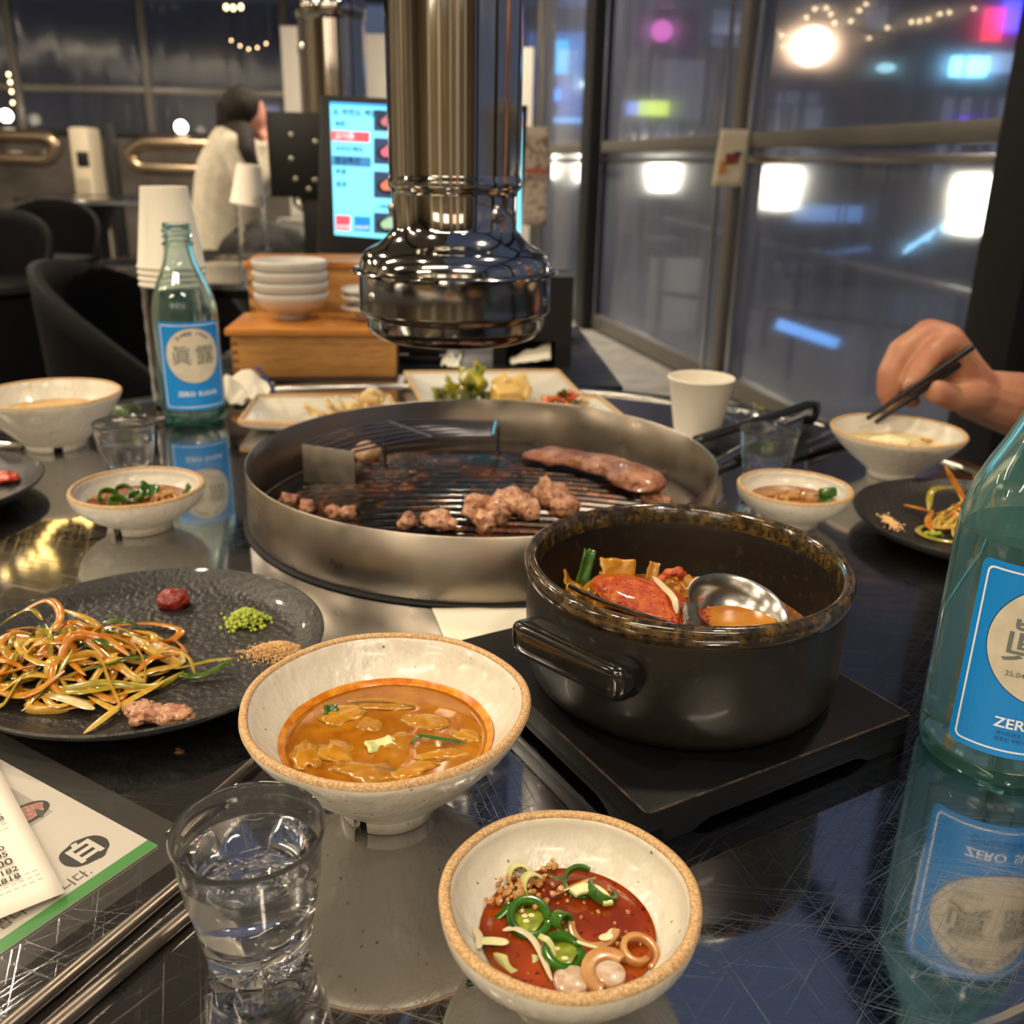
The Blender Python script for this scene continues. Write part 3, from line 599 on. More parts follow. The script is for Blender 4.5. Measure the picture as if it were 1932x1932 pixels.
# meat and other things on the grill
MEAT = M('grilled_pork', '#8a4e36', .28, noise=[(45, .42, .66, '#b88462'), (160, .54, .72, '#5a2a18')], bump=(260, .7, .004), coat=.35, sss=.15)
MEAT2 = M('pork_bite', '#ad7458', .32, noise=[(150, .4, .62, '#d2a680'), (330, .52, .68, '#6a3824')], bump=(300, .7, .003), coat=.3, sss=.2)
def gz(p): r = sqrt((p.x - GX) ** 2 + (p.y - GY) ** 2); return T + dome(min(r, .165)) + .004
path = [PX(985, 862, .026), PX(1040, 862, .028), PX(1100, 872, .028), PX(1160, 885, .028), PX(1205, 905, .028), PX(1255, 918, .027)]
c = curve_pts(path, 26); mb = MB(); vs = []
st = tag(D.objects.new('pork_strip', None), None)
D.objects.remove(st)
def meat_strip():
    n = len(c); seg = 18; vs = []; fs = []
    for i, p in enumerate(c):
        t = (c[min(i + 1, n - 1)] - c[max(i - 1, 0)]).normalized(); a = Vector((0, 0, 1)).cross(t).normalized(); s = i / (n - 1)
        w = (.0140 + .008 * s) * (1 - .75 * abs(2 * s - 1) ** 7); h = (.0058 + .0036 * s) * (1 - .6 * abs(2 * s - 1) ** 7)
        for k in range(seg):
            g = 2 * pi * k / seg; d = 1 + .45 * noise.noise(Vector((i * .45, cos(g) * 1.3, sin(g) * 1.3))) + .18 * noise.noise(Vector((i * 1.3, cos(g) * 3, sin(g) * 3)))
            vs.append(p + a * w * d * cos(g) + Vector((0, 0, h * d * sin(g) + .001 + .0035 * noise.noise(Vector((i * .3, 4, cos(g) * 1.5))))))
    for i in range(n - 1):
        for k in range(seg): l = (k + 1) % seg; fs.append((i * seg + k, i * seg + l, (i + 1) * seg + l, (i + 1) * seg + k))
    fs.append(tuple(range(seg))[::-1]); fs.append(tuple((n - 1) * seg + k for k in range(seg)))
    return MB().add(vs, fs)
tag(meat_strip().build('pork_strip', MEAT, sub=1), 'long browned strip of pork on the right of the grill', 'meat')
MB_ = [(770, 996, .010, .007, .006, 1), (828, 1000, .014, .009, .008, 2), (900, 985, .013, .010, .011, 3), (935, 990, .012, .010, .010, 4), (965, 975, .014, .011, .012, 5), (995, 985, .011, .009, .010, 6), (1035, 962, .014, .011, .012, 7), (1062, 978, .012, .010, .009, 8), (915, 1004, .010, .008, .009, 9), (545, 940, .008, .006, .006, 10), (578, 955, .008, .006, .006, 11), (655, 972, .007, .006, .005, 12), (628, 968, .006, .005, .005, 13), (1240, 944, .014, .005, .006, 14)]
WHERE = ['thin pale pork slice, leftmost of the row along the front of the guard', 'rounded pale pork bite next to the leftmost slice at the front of the guard', 'fatty pork bite at the left end of the front heap', 'pork bite with browned face in the front heap', 'largest pink pork bite on top of the front heap',
         'pork bite between the large one and the pot in the front heap', 'fatty pork bite at the right end of the heap touching the pot', 'pork bite half hidden behind the pot rim', 'dark red pork bite lowest in the front heap', 'tiny pork scrap at the far left of the guard', 'tiny pork scrap just right of the far left one', 'small orange scrap by the guard left of centre', 'small pork scrap beside the orange one', 'pale mushroom slice under the end of the pork strip']
for (u, v, a_, b_, h_, sd), lb in zip(MB_, WHERE):
    p = PX(u, v, .014); z = gz(p)
    o = MB().blob((0, 0, h_ * .8), (a_, b_, h_), 3, .55, 1.3, sd, RZ(sd * 1.3)).build('pork_bite' if 'mushroom' not in lb else 'mushroom_slice', MEAT2, ang=180)
    o.location = (p.x, p.y, z - .001); tag(o, lb, 'meat' if 'mushroom' not in lb else 'mushroom', 'pork bites along the front of the grill')
p = PX(692, 853, .02)
o = MB().blob((0, 0, .01), (.013, .011, .011), 3, .25, 1.2, 5).build('mushroom_piece', M('mushroom', '#d9b48e', .45, noise=(60, .4, .7, '#b98a62'), sss=.2)); o.location = (p.x, p.y, gz(p) - .001); tag(o, 'pale mushroom piece under the wires of the warming rack', 'mushroom')
# ------------------------------------------------------------------ extraction hood over the grill
hood = thing('extraction_duct', 'polished steel extraction duct with wide domed hood hanging over the grill', 'duct', (-.0475, .75, T + .14))
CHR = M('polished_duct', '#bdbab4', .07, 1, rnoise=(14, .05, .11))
S_ = 4.1e-4
def hz(yp): return (.259 - (yp - 340) * 3.95e-4) - .14
pr = [(121, -2600), (121, -60), (119.5, 328), (120, 334), (122, 340), (122, 348), (119, 355), (116, 358), (115, 366), (115, 424), (118, 430), (126, 440), (140, 454), (152, 460), (166, 468), (175, 480), (178, 494), (179, 499), (190, 501), (192.5, 504), (191, 508), (182, 510), (180, 514), (180, 572), (181, 577), (177, 583), (172, 586), (170, 592), (169, 606), (164, 618), (152, 629), (138, 634), (132, 634), (130, 628), (120, 560), (110, 470), (100, 300)]
MB().lathe([(r * S_, hz(y)) for r, y in pr[:2] + [(120.4, 130), (120, 230)] + pr[2:9]], 120).build('pipe', CHR, hood, ang=50)
MB().lathe([(r * S_, hz(y)) for r, y in pr[8:22]], 120).build('dome', CHR, hood, ang=50)
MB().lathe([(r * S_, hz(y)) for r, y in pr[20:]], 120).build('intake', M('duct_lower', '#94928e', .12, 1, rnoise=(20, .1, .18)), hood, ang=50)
def rivet(az, r, yp, s, parent=hood):
    d = Vector((cos(az), sin(az), 0)); rot = d.to_track_quat('Z', 'Y').to_matrix()
    mb = MB().lathe([(0, s * .5), (s * .5, s * .42), (s * .85, s * .1), (s, -.0005), (0, -.0005)], 16); mb.v = [rot @ v + d * r * S_ + Vector((0, 0, hz(yp))) for v in mb.v]
    mb.build('rivet', MATS['steel'], parent)
for az, r, yp, s in ((radians(-142), 180, 545, .0042), (radians(-22), 180, 552, .0042), (radians(90), 180, 548, .0042), (radians(-44), 115, 396, .0068), (radians(-170), 115, 392, .006), (radians(70), 115, 394, .006)): rivet(az, r, yp, s)
# ------------------------------------------------------------------ hot pot on its trivet
TF, TRr = PX(1222, 1535, .019), PX(1718, 1347, .019)
ex = (TRr - TF).normalized(); ey = Vector((-ex.y, ex.x, 0))
tc_ = TF + ex * .081 + ey * .086; tang = atan2(ex.y, ex.x)
trivet = thing('pot_trivet', 'black painted square wooden trivet with worn edges under the hot pot', 'trivet', (tc_.x, tc_.y, T), tang)
PAINT = M('black_paint', '#09090b', .42, spec=.3, noise=[(420, .73, .76, '#6b4a2a')], bump=(60, .15, .002))
MB().box((0, 0, .0135), (.162, .172, .011)).build('board', PAINT, trivet, bevel=.0009)
def arch(l, th):
    pts = [(-l / 2, 0), (-l / 2, .0085), (l / 2, .0085), (l / 2, 0), (l / 2 - .026, 0), (l / 2 - .03, .0024), (l / 2 - .036, .0042), (-l / 2 + .036, .0042), (-l / 2 + .03, .0024), (-l / 2 + .026, 0)]
    return pts
for s in (-1, 1):
    MB().prism(arch(.162, 0), -.005, .005, lambda v, s=s: Vector((v.x, s * .081 + v.z, v.y))).build('skirt', PAINT, trivet, bevel=.0006)
    MB().prism(arch(.172, 0), -.005, .005, lambda v, s=s: Vector((s * .076 + v.z, v.x, v.y))).build('skirt', PAINT, trivet, bevel=.0006)
WORN = M('worn_edge', '#4a3826', .7, noise=(250, .4, .6, '#1a130d'))
for s in (-1, 1):
    MB().box((0, s * .0861, .0187), (.16, .0008, .0006)).build('worn_edge', WORN, trivet); MB().box((s * .0811, 0, .0187), (.0008, .17, .0006)).build('worn_edge', WORN, trivet)
PC = (.0892, .4436); PR = .0823; PH = .067; PB = .0192
pot = thing('earthenware_pot', 'black earthenware hot pot with brown worn lip on the square trivet', 'pot', (PC[0], PC[1], T + PB))
POTM = M('black_earthenware', '#13110d', .42, noise=[(8, .4, .75, '#1f1a12'), (220, .6, .7, '#2b2419')], bump=(40, .12, .003), coat=.08)
LIPM = M('brown_lip', '#33291a', .16, noise=[(150, .45, .7, '#6a5224'), (420, .5, .66, '#17120c')], coat=.9, bump=(90, .2, .002))
R0 = PR
MB().lathe([(0, 0), (R0 * .86, 0), (R0 * .92, .0025), (R0 * .958, .008), (R0 * .976, .018), (R0 * .985, .04), (R0 * .975, PH - .013), (R0 * .965, PH - .0105), (R0 * .915, PH - .0105), (R0 * .905, PH - .014), (R0 * .90, .04), (R0 * .875, .02), (R0 * .82, .010), (0, .008)], 120).build('body', POTM, pot, ang=50)
MB().lathe([(R0 * .968, PH - .0112), (R0 * .985, PH - .0095), (R0 * 1.0, PH - .0065), (R0 * 1.0, PH - .0035), (R0 * .985, PH - .001), (R0 * .965, PH), (R0 * .94, PH - .0006), (R0 * .922, PH - .003), (R0 * .912, PH - .0105), (R0 * .968, PH - .0112)], 120, wob=lambda a, r, z: (r + .0004 * sin(5 * a), z)).build('lip', LIPM, pot, ang=70)
def handle(az):
    d = Vector((cos(az), sin(az), 0)); t = Vector((-sin(az), cos(az), 0)); n = 25; seg = 28; vs = []; fs = []; hl = R0 * .43
    for i in range(n):
        s = -cos(pi * i / (n - 1)); e = (1 - abs(s) ** 14) ** .5; x_ = abs(s) ** 1.0 * (1 if s > 0 else -1)
        ctr = d * (R0 * 1.018) + t * (x_ * hl) + Vector((0, 0, .0405))
        for k in range(seg):
            g = 2 * pi * k / seg; x = cos(g); z = sin(g); q = (abs(x) ** 5 + abs(z) ** 5) ** (-1 / 5)
            dep = .0092
            vs.append(ctr + d * x * q * (dep * e + .0004) + Vector((0, 0, z * q * (.0086 * e + .0003) + .0012 * x * q)))
    for i in range(n - 1):
        for k in range(seg): l = (k + 1) % seg; fs.append((i * seg + k, i * seg + l, (i + 1) * seg + l, (i + 1) * seg + k))
    fs.append(tuple(range(seg))[::-1]); fs.append(tuple((n - 1) * seg + k for k in range(seg)))
    MB().add(vs, fs).build('handle', M('pot_handle_glaze', '#14120e', .18, noise=(90, .5, .75, '#241d12'), coat=.6, bump=(60, .15, .002)), pot, ang=75)
handle(radians(225)); handle(radians(45))
# stew
PL = Vector((PC[0], PC[1], T)); SZ = .0505
STEW = thing('crab_stew', 'spicy stew with a red crab, cabbage and bean sprouts in the black pot', 'stew', (PC[0], PC[1], T + SZ))
STL = STEW.location
rr = R0 * .875
MB().grid(64, 20, lambda u, v: Vector((rr * v * cos(2 * pi * u), rr * v * sin(2 * pi * u), -.006 + .001 * noise.noise(Vector((v * 6 * cos(6.28 * u), v * 6 * sin(6.28 * u), 2))))), closeu=True).build('broth', M('stew_broth', '#8a4c08', .08, noise=[(40, .4, .7, '#6a3806'), (160, .5, .7, '#b0761a')], coat=.5), STEW)
CRABM = M('crab_shell', '#a83c06', .3, noise=[(140, .4, .62, '#c25a0c'), (420, .52, .66, '#8c2606'), (70, .6, .74, '#d6883a')], bump=(420, .9, .0022), coat=.25)
crab = MB()
cc = PX(1222, 1136, .0565) - STL; dx = (PX(1312, 1178, .054) - PX(1115, 1122, .054)); L_ = dx.length * .56; dxn = Vector((dx.x, dx.y, 0)).normalized(); dyn = Vector((-dxn.y, dxn.x, 0))
vs = []; nu, nv = 48, 16; fs = []
for j in range(nv):
    for i in range(nu):
        a = 2 * pi * i / nu; q = 1 - (j / (nv - 1)); x = cos(a) * q; y = sin(a) * q
        sp = 1.0 + (.06 * (1 if i % 2 else -1) if (x > .35 and j == 0) else 0)
        z = .62 * sqrt(max(1 - x * x * .96 - y * y * .96, 0)) + .05 * noise.noise(Vector((x * 3, y * 3, 5))) - .04 * abs(sin(y * 5)) * (1 - abs(x))
        vs.append(cc + dxn * x * L_ * sp + dyn * y * L_ * .50 * sp + Vector((0, 0, z * L_ * .55 - .002 + .004 * -x)))
for j in range(nv - 1):
    for i in range(nu): k = (i + 1) % nu; fs.append((j * nu + i, j * nu + k, (j + 1) * nu + k, (j + 1) * nu + i))
carap = MB().add(vs, fs).build('carapace', CRABM, STEW)
sp = MB()
for k in range(7):
    a = radians(-72 + 24 * k); d = dxn * cos(a) + dyn * sin(a) * .62; p0 = cc + d * L_ * .96 + Vector((0, 0, .002)); sp.tube([p0, p0 + d.normalized() * .0035], [.0011, .0002], 6)
sp.build('spines', M('crab_spine', '#c8483a', .3, coat=.3), carap)
def seg_leg(pts, rs, name, mat=CRABM): return MB().tube(curve_pts([PX(*p) - STL for p in pts], 16), [rs[0] + (rs[1] - rs[0]) * i / 15 + .0006 * sin(i * 1.1) for i in range(16)], 10, flat=.75).build(name, mat, STEW)
seg_leg([(1145, 1118, .056), (1175, 1110, .059), (1195, 1106, .060)], (.0038, .0048), 'crab_leg'); seg_leg([(1193, 1106, .060), (1215, 1108, .060), (1236, 1104, .060)], (.0044, .0050), 'crab_leg')
seg_leg([(1240, 1100, .062), (1262, 1082, .067), (1288, 1079, .068)], (.0026, .0036), 'crab_claw'); seg_leg([(1288, 1079, .068), (1284, 1092, .064), (1272, 1104, .061)], (.0030, .0008), 'crab_claw')
def ssheet(u, v, z, sx, sy, rot, mat, nm, sd, **k): sheet(PX(u, v, z) - STL, sx, sy, rot, mat, STEW, nm, seed=sd, **k)
ssheet(1165, 1078, .064, .020, .014, (1.0, .15, .25), 'cabbage', 'cabbage_piece', 3, curl=.15); ssheet(1088, 1106, .055, .016, .014, (.4, .3, .2), 'cabbage', 'cabbage_piece', 4, curl=.6, wav=.8)
ssheet(1118, 1114, .055, .017, .012, (.3, -.1, .6), 'cabbage', 'cabbage_piece', 5, curl=.6, wav=.8); ssheet(1105, 1070, .064, .007, .020, (1.2, .35, .2), 'scallion_green', 'leek_leaf', 6)
ssheet(1155, 1095, .058, .014, .007, (.4, .2, .1), 'cabbage_pale', 'cabbage_piece', 7, wav=.7); ssheet(1270, 1112, .056, .022, .012, (.3, .1, -.3), 'cabbage', 'cabbage_piece', 8, wav=.6)
ssheet(1300, 1105, .055, .012, .018, (.3, .2, .5), 'cabbage_pale', 'cabbage_piece', 9); ssheet(1232, 1078, .063, .006, .010, (1.1, .2, -.2), 'cabbage_pale', 'cabbage_piece', 10)
ssheet(1140, 1130, .052, .02, .014, (.1, .1, .4), 'cabbage', 'cabbage_piece', 11, wav=.6)
strip([PX(1232, 1088, .064) - STL, PX(1252, 1108, .0655) - STL, PX(1272, 1130, .065) - STL, PX(1277, 1158, .060) - STL], .0019, 'sprout', STEW, 'bean_sprout', flat=.8)
strip([PX(1300, 1112, .058) - STL, PX(1310, 1098, .060) - STL, PX(1322, 1090, .060) - STL], .0018, 'sprout', STEW, 'bean_sprout', flat=.8)
# ladle resting in the pot
lc = PX(1392, 1150, .058); ladle = thing('soup_ladle', 'stainless steel ladle holding orange broth inside the black pot', 'ladle', lc)
lr = .0262; tilt = RE(radians(14), radians(10), 0)
prof = [(0, -.0195), (lr * .4, -.0180), (lr * .72, -.0130), (lr * .92, -.0060), (lr, .0015), (lr + .0006, .0022), (lr - .0012, .0015), (lr * .9, -.0055), (lr * .70, -.0120), (lr * .4, -.0168), (0, -.0183)]
mb = MB().lathe(prof, 72); mb.v = [tilt @ v for v in mb.v]; mb.build('ladle_bowl', M('ladle_steel', '#c2beb6', .24, 1), ladle, ang=60)
bl = MB().grid(48, 8, lambda u, v: Vector((lr * .86 * v * cos(2 * pi * u), lr * .86 * v * sin(2 * pi * u), 0)), closeu=True)
bl.v = [Vector((v.x - .001, v.y - .003, -.0072)) for v in bl.v]; bl.build('broth', M('ladle_broth', '#b06a10', .06, noise=(70, .4, .7, '#c98a2a'), coat=.6), ladle)
hp = [tilt @ Vector((-lr, -.004, .001)), PX(1300, 1184, .068) - lc, PX(1220, 1163, .0745) - lc, PX(1130, 1132, .080) - lc, PX(1076, 1106, .0835) - lc]
MB().tube(curve_pts(hp, 20), .0040, 8, flat=.3).build('handle', MATS['steel_brushed'], ladle)
# napkin beneath the trivet
def napkin(name, label, pts, z, mat, amp=.002, seed=0, lift=0):
    P = [PX(u, v, 0) for u, v in pts]; c = sum(P, Vector()) / 4
    def fn(u, v):
        p = P[0].lerp(P[1], u).lerp(P[3].lerp(P[2], u), v)
        return Vector((p.x - c.x, p.y - c.y, z + amp * (1 + noise.noise(Vector((u * 4, v * 4, seed)))) + lift * abs(noise.noise(Vector((u * 2.6, v * 2.6, seed + 4))))))
    o = MB().grid(26, 22, fn).build(name, mat, solid=.0004); o.location = (c.x, c.y, T); return tag(o, label, 'napkin')
PAPER = M('paper_napkin', '#e3dcc9', .85, bump=(250, .15, .001))
napkin('paper_napkin', 'white paper napkin lying flat between the grill and the trivet', [(838, 1206), (1000, 1230), (1015, 1150), (815, 1150)], .0006, PAPER, .0003, 1)
# ------------------------------------------------------------------ shot glasses
GLASS = M('clear_glass', '#ffffff', .0, trans=1, ior=1.5); MATS['clear_glass'].node_tree.nodes['Principled BSDF'].inputs['Roughness'].default_value = .0
WATER = M('water', '#ffffff', .0, trans=1, ior=1.333)
M('print_green', '#2c6a1e', .5); M('print_lime', '#6ca83a', .5)
def shot_glass(label, c, R=.0264, h=.055, fill=.042, detail=True, logo=None):
    t = thing('shot_glass', label, 'glass', (c[0], c[1], T + .0002), group='clear shot glasses')
    n = 72; rb = R * .70; k = .011
    prof = [(0, .0022), (rb * .55, .0010), (rb * .75, 0), (rb * .93, .0004), (rb, .003), (rb + .0012, .010), (R * .90, .034), (R * .955, h - .006), (R * .985, h - .0025), (R, h - .001), (R * .985, h), (R * .945, h - .001), (R * .925, h - .006), (R * .865, .034), (rb * .90, k + .006), (rb * .8, k + .002), (rb * .5, k), (rb * .12, k + .0012), (0, k + .002)]
    def wob(a, r, z):
        if z < k and r < rb * .9 and r > 0: return r, z + .0012 * cos(8 * a)
        if k <= z < k + .004 and r < rb * .85: return r, z + .0016 * abs(cos(4 * a)) * (r / rb)
        if .002 < z < .012 and r > rb * .95: return r * (1 - .035 * abs(sin(4 * a))), z
        return r, z
    MB().lathe(prof, n, wob=wob).build('body', GLASS, t, ang=50)
    if fill:
        inr = [(rb * .5, k), (rb * .8, k + .002), (rb * .90, k + .006), (R * .865, .034), (R * .925, h - .006)]
        rf = lerp_prof(inr[::-1], fill); e = -.0004
        w_ = MB().lathe([(0, k + .0032), (rb * .5, k + .0024), (rb * .78, k + .0034), (rb * .90 - e, k + .0068), (R * .865 - e, .034), (rf - e, fill + .0004), (rf - .0015, fill - .0003), (0, fill - .0004)], n).build('water', WATER, t, ang=40)
    return t
G1 = shot_glass('clear shot glass full of water in the left foreground', (-.0888, .2677))
G2 = shot_glass('half hidden shot glass of liquor behind the left sauce dish', (-.3405, .800), fill=.038)
G3 = shot_glass('empty shot glass behind the right sauce dish', (.2285, .818), fill=0)
def glass_print(t, az, R, h):
    pr = []
    def on(co): a = az + co.x / (R * .955); z = .046 + co.y; r = R * (.90 + .055 * (z - .034) / .015) + .00015; return Vector((r * cos(a), r * sin(a), z))
    m1 = map_mesh(text_mesh('이슬', .0062), lambda co: Vector((-co.x, co.y, 0))); pr.append(m1)
    me = map_mesh(merge_mesh(pr), lambda co: on(co - Vector((0, .003, 0))), .001); link('printed_lettering', me, MATS['print_green'], t)
    lv = []
    for i in range(7):
        a = radians(60 + 60 * (i % 3) + 9 * i); x, y = .0075 + .0012 * (i % 2), .001 + .0014 * i; l = .0035
        lv.append(flat_poly([(x, y), (x + l * .5 * cos(a) - .0004 * sin(a), y + l * .5 * sin(a) + .0004 * cos(a)), (x + l * cos(a), y + l * sin(a)), (x + l * .5 * cos(a) + .0004 * sin(a), y + l * .5 * sin(a) - .0004 * cos(a))]))
    me = map_mesh(merge_mesh(lv), lambda co: on(co - Vector((0, .006, 0))), .001); link('printed_leaves', me, MATS['print_lime'], t)
glass_print(G1, radians(200), .0264, .055); glass_print(G2, radians(-62), .0264, .055); glass_print(G3, radians(-120), .0264, .055)
# ------------------------------------------------------------------ soju bottles
def tinted(name, col, dens):
    mt = M(name, '#ffffff', .02, trans=1, ior=1.5); nt = mt.node_tree
    va = nt.nodes.new('ShaderNodeVolumeAbsorption'); va.inputs['Color'].default_value = (*col, 1); va.inputs['Density'].default_value = dens
    nt.links.new(va.outputs[0], nt.nodes['Material Output'].inputs['Volume']); return mt
BOT = tinted('aqua_bottle_glass', (.10, .74, .66), 42)
def mist_lighten(mt, col, fac):
    nt = mt.node_tree; out = nt.nodes['Material Output']; df = nt.nodes.new('ShaderNodeBsdfTranslucent'); df.inputs[0].default_value = (*col, 1); d2 = nt.nodes.new('ShaderNodeBsdfDiffuse'); d2.inputs[0].default_value = (*col, 1)
    m0 = nt.nodes.new('ShaderNodeMixShader'); nt.links.new(df.outputs[0], m0.inputs[1]); nt.links.new(d2.outputs[0], m0.inputs[2]); mx = nt.nodes.new('ShaderNodeMixShader'); mx.inputs[0].default_value = fac
    nt.links.new(nt.nodes['Principled BSDF'].outputs[0], mx.inputs[1]); nt.links.new(m0.outputs[0], mx.inputs[2]); nt.links.new(mx.outputs[0], out.inputs[0])
mist_lighten(BOT, (.25, .62, .58), .13)
BOT2 = tinted('aqua_bottle_glass_clear', (.10, .74, .66), 42); mist_lighten(BOT2, (.25, .62, .58), .05)
LIQ = tinted('soju', (.45, .85, .85), 6)
M('label_blue', '#0f86d8', .45); M('label_white', '#e9eef4', .5); M('label_cream', '#d6cdb9', .55, noise=(120, .35, .7, '#c6bda6')); M('label_grey', '#6d746f', .55); M('label_navy', '#1c2350', .5)
def bottle(label, c, face, R, liquid_to, fine=True):
    t = thing('soju_bottle', label, 'bottle', (c[0], c[1], T + .0002), group='aqua soju bottles with blue labels')
    k = R / .0335; H_ = .209
    out = [(0, .004), (.016, .0035), (.024, .001), (.0285, 0), (.0318, .002), (.0333, .007), (.0335, .012), (.0335, .112), (.0328, .124), (.0300, .137), (.0255, .149), (.0205, .160), (.0168, .170), (.0150, .178), (.0142, .186), (.0154, .1865), (.0160, .188), (.0154, .1895), (.0138, .1905), (.0138, .1935), (.0152, .1944), (.0152, .1960), (.0137, .1970), (.0137, .1992), (.0152, .2002), (.0152, .2022), (.0138, .203), (.0139, .2075), (.0134, .209), (.0118, .209)]
    inn = [(.0108, .2075), (.0106, .186), (.0120, .178), (.0140, .169), (.0178, .159), (.0228, .148), (.0272, .136), (.0300, .123), (.0309, .112), (.0309, .012), (.029, .0085), (.02, .0065), (0, .0085)]
    MB().lathe([(r * k, z) for r, z in out + inn], 96).build('glass', BOT if liquid_to else BOT2, t, ang=35)
    if liquid_to:
        pi_ = [(r * k + .0005, z) for r, z in inn if z < liquid_to]; top = lerp_prof([(r * k, z) for r, z in inn], liquid_to) + .0004
        MB().lathe([(0, liquid_to), (top - .001, liquid_to), (top, liquid_to + .0005)] + pi_[:-1] + [(0, pi_[-1][1] + .0003)], 72).build('liquor', LIQ, t)
    rl = R + .0002
    def on(z0, lift=0): return lambda co: Vector(((rl + lift) * cos(face + co.x / R), (rl + lift) * sin(face + co.x / R), z0 + co.y))
    w_, h_ = .074 * k, .0935; zc = .065
    def put(name, polys, mat, lift, sl=.0025):
        me = map_mesh(merge_mesh(polys), on(zc, lift), sl); o = link(name, me, MATS[mat], lab if name != 'label' else t); return o
    lab = None
    lab = put('label', [flat_poly(rrect(-w_ / 2, -h_ / 2, w_ / 2, h_ / 2, .004))], 'label_blue', 0)
    b0 = .0030; o1 = rrect(-w_ / 2 + b0, -h_ / 2 + b0, w_ / 2 - b0, h_ / 2 - b0, .003); o2 = rrect(-w_ / 2 + b0 + .0009, -h_ / 2 + b0 + .0009, w_ / 2 - b0 - .0009, h_ / 2 - b0 - .0009, .0024); n = len(o1)
    fr = D.meshes.new('print'); fr.from_pydata([(x, y, 0) for x, y in o1 + o2], [], [(i, (i + 1) % n, n + (i + 1) % n, n + i) for i in range(n)])
    put('border', [fr], 'label_white', .00015)
    CY, RC = .0115, .0285 * k
    put('roundel_edge', [flat_poly(circ(0, CY, RC + .0004, 60))], 'label_navy', .00012)
    put('roundel', [flat_poly(circ(0, CY, RC, 60))], 'label_cream', .00024)
    def tx(body, size, x, y, mat, name, bold=0., lift=.0004, sp=1.0, sx=1.0):
        me = text_mesh(body, size, 'CENTER', bold, sp); me = map_mesh(me, lambda co: Vector((co.x * sx + x, co.y + y, 0))); put(name, [me], mat, lift, .0015)
    tx('眞', .0215 * k, -.0122 * k, CY - .0010, 'label_grey', 'lettering', .00008); tx('露', .0215 * k, .0122 * k, CY - .0010, 'label_grey', 'lettering', .00008)
    arc = []; word = 'SINCE 1924'
    for i, ch in enumerate(word):
        if ch == ' ': continue
        a = radians(90 + (len(word) - 1) / 2 * 8.6 - i * 8.6); me = text_mesh(ch, .0052 * k, 'CENTER', .00015); r_ = RC * .82
        arc.append(map_mesh(me, lambda co, a=a: Vector((co.x * sin(a) + (co.y + r_) * cos(a), CY + (co.y + r_) * sin(a) - co.x * cos(a), 0))))
    put('lettering', arc, 'label_navy', .0004, .0015)
    tx('ZERO', .0068 * k, -.0105 * k, -.0292, 'label_white', 'lettering', .00015); tx('SUGAR', .0066 * k, .0118 * k, -.0292, 'label_white', 'lettering', .0001)
    if fine:
        tx('하이트진로 업소명및소재지 하이트진로', .0023, 0, -.0345, 'label_navy', 'fine_print'); tx('청주시 서원구 현도면 현도공단로 17, 14', .0023, 0, -.0375, 'label_navy', 'fine_print'); tx('25.04.04', .0036, -.014, CY - .0155, 'label_grey', 'date_stamp', .0, .0006)
    return t
def facing(c, off): return atan2(-c[1], -c[0]) + radians(off)
mist_lighten(GLASS, (.85, .88, .86), .02)  # pale haze mixed into the clear glass to lighten its dark rims
SBL = (-.3535, 1.0195); SBR = (.2418, .4045)
bottle('nearly empty aqua soju bottle beside the white cup stack', SBL, facing(SBL, 8), .0338, 0, False)
bottle('large aqua soju bottle cut off by the right edge in the foreground', SBR, facing(SBR, 30), .0352, .118)
# ------------------------------------------------------------------ water bottle with paper cups over it
CUPW = M('white_paper_cup', '#e6dfcf', .6, sss=.1, sssr=(.004, .003, .002))
def cup_mesh(): return MB().lathe([(0, .0035), (.0225, .0035), (.0232, .0), (.0238, .0), (.0345, .0705), (.0356, .0715), (.0360, .0728), (.0352, .074), (.0340, .0735), (.0336, .0715), (.0232, .005), (0, .0045)], 64)
wp = (-.390, 1.090)
PETM = M('clear_pet', '#ffffff', .05, trans=1, ior=1.4, noise=None)
wbt = thing('water_bottle', 'clear ridged plastic water bottle holding upturned paper cups behind the soju bottle', 'bottle', (wp[0], wp[1], T))
MB().lathe([(0, .002), (.028, 0), (.0325, .003)] + [(.0325 + (.0012 if i % 2 else 0), .008 + .012 * i) for i in range(13)] + [(.030, .165), (.022, .18), (.014, .192), (.0135, .21), (.0125, .21), (.0125, .192), (.021, .178), (.0288, .165)] + [(.0313, .152 - .012 * i) for i in range(12)] + [(.03, .004), (0, .0035)], 56).build('bottle_body', PETM, wbt, ang=30)
zc_ = .247
for i in range(4):
    o = cup_mesh().build('paper_cup', CUPW, ang=40); o.rotation_euler = (pi, 0, 0); o.location = (wp[0] + .003, wp[1], T + zc_ - .0065 * i - .004); tag(o, ['topmost upturned white paper cup of the near stack', 'second upturned paper cup from the top of the near stack', 'third upturned paper cup from the top of the near stack', 'lowest upturned paper cup of the near stack'][i], 'cup', 'stacked paper cups on the water bottle')
    o.scale = (1.04, 1.04, 1.16)
pc = (.197, .987)
o = cup_mesh().build('paper_cup', CUPW, ang=40); o.location = (pc[0], pc[1], T); o.scale = (.98, .98, .885); tag(o, 'white paper cup standing upright behind the right of the grill', 'cup')
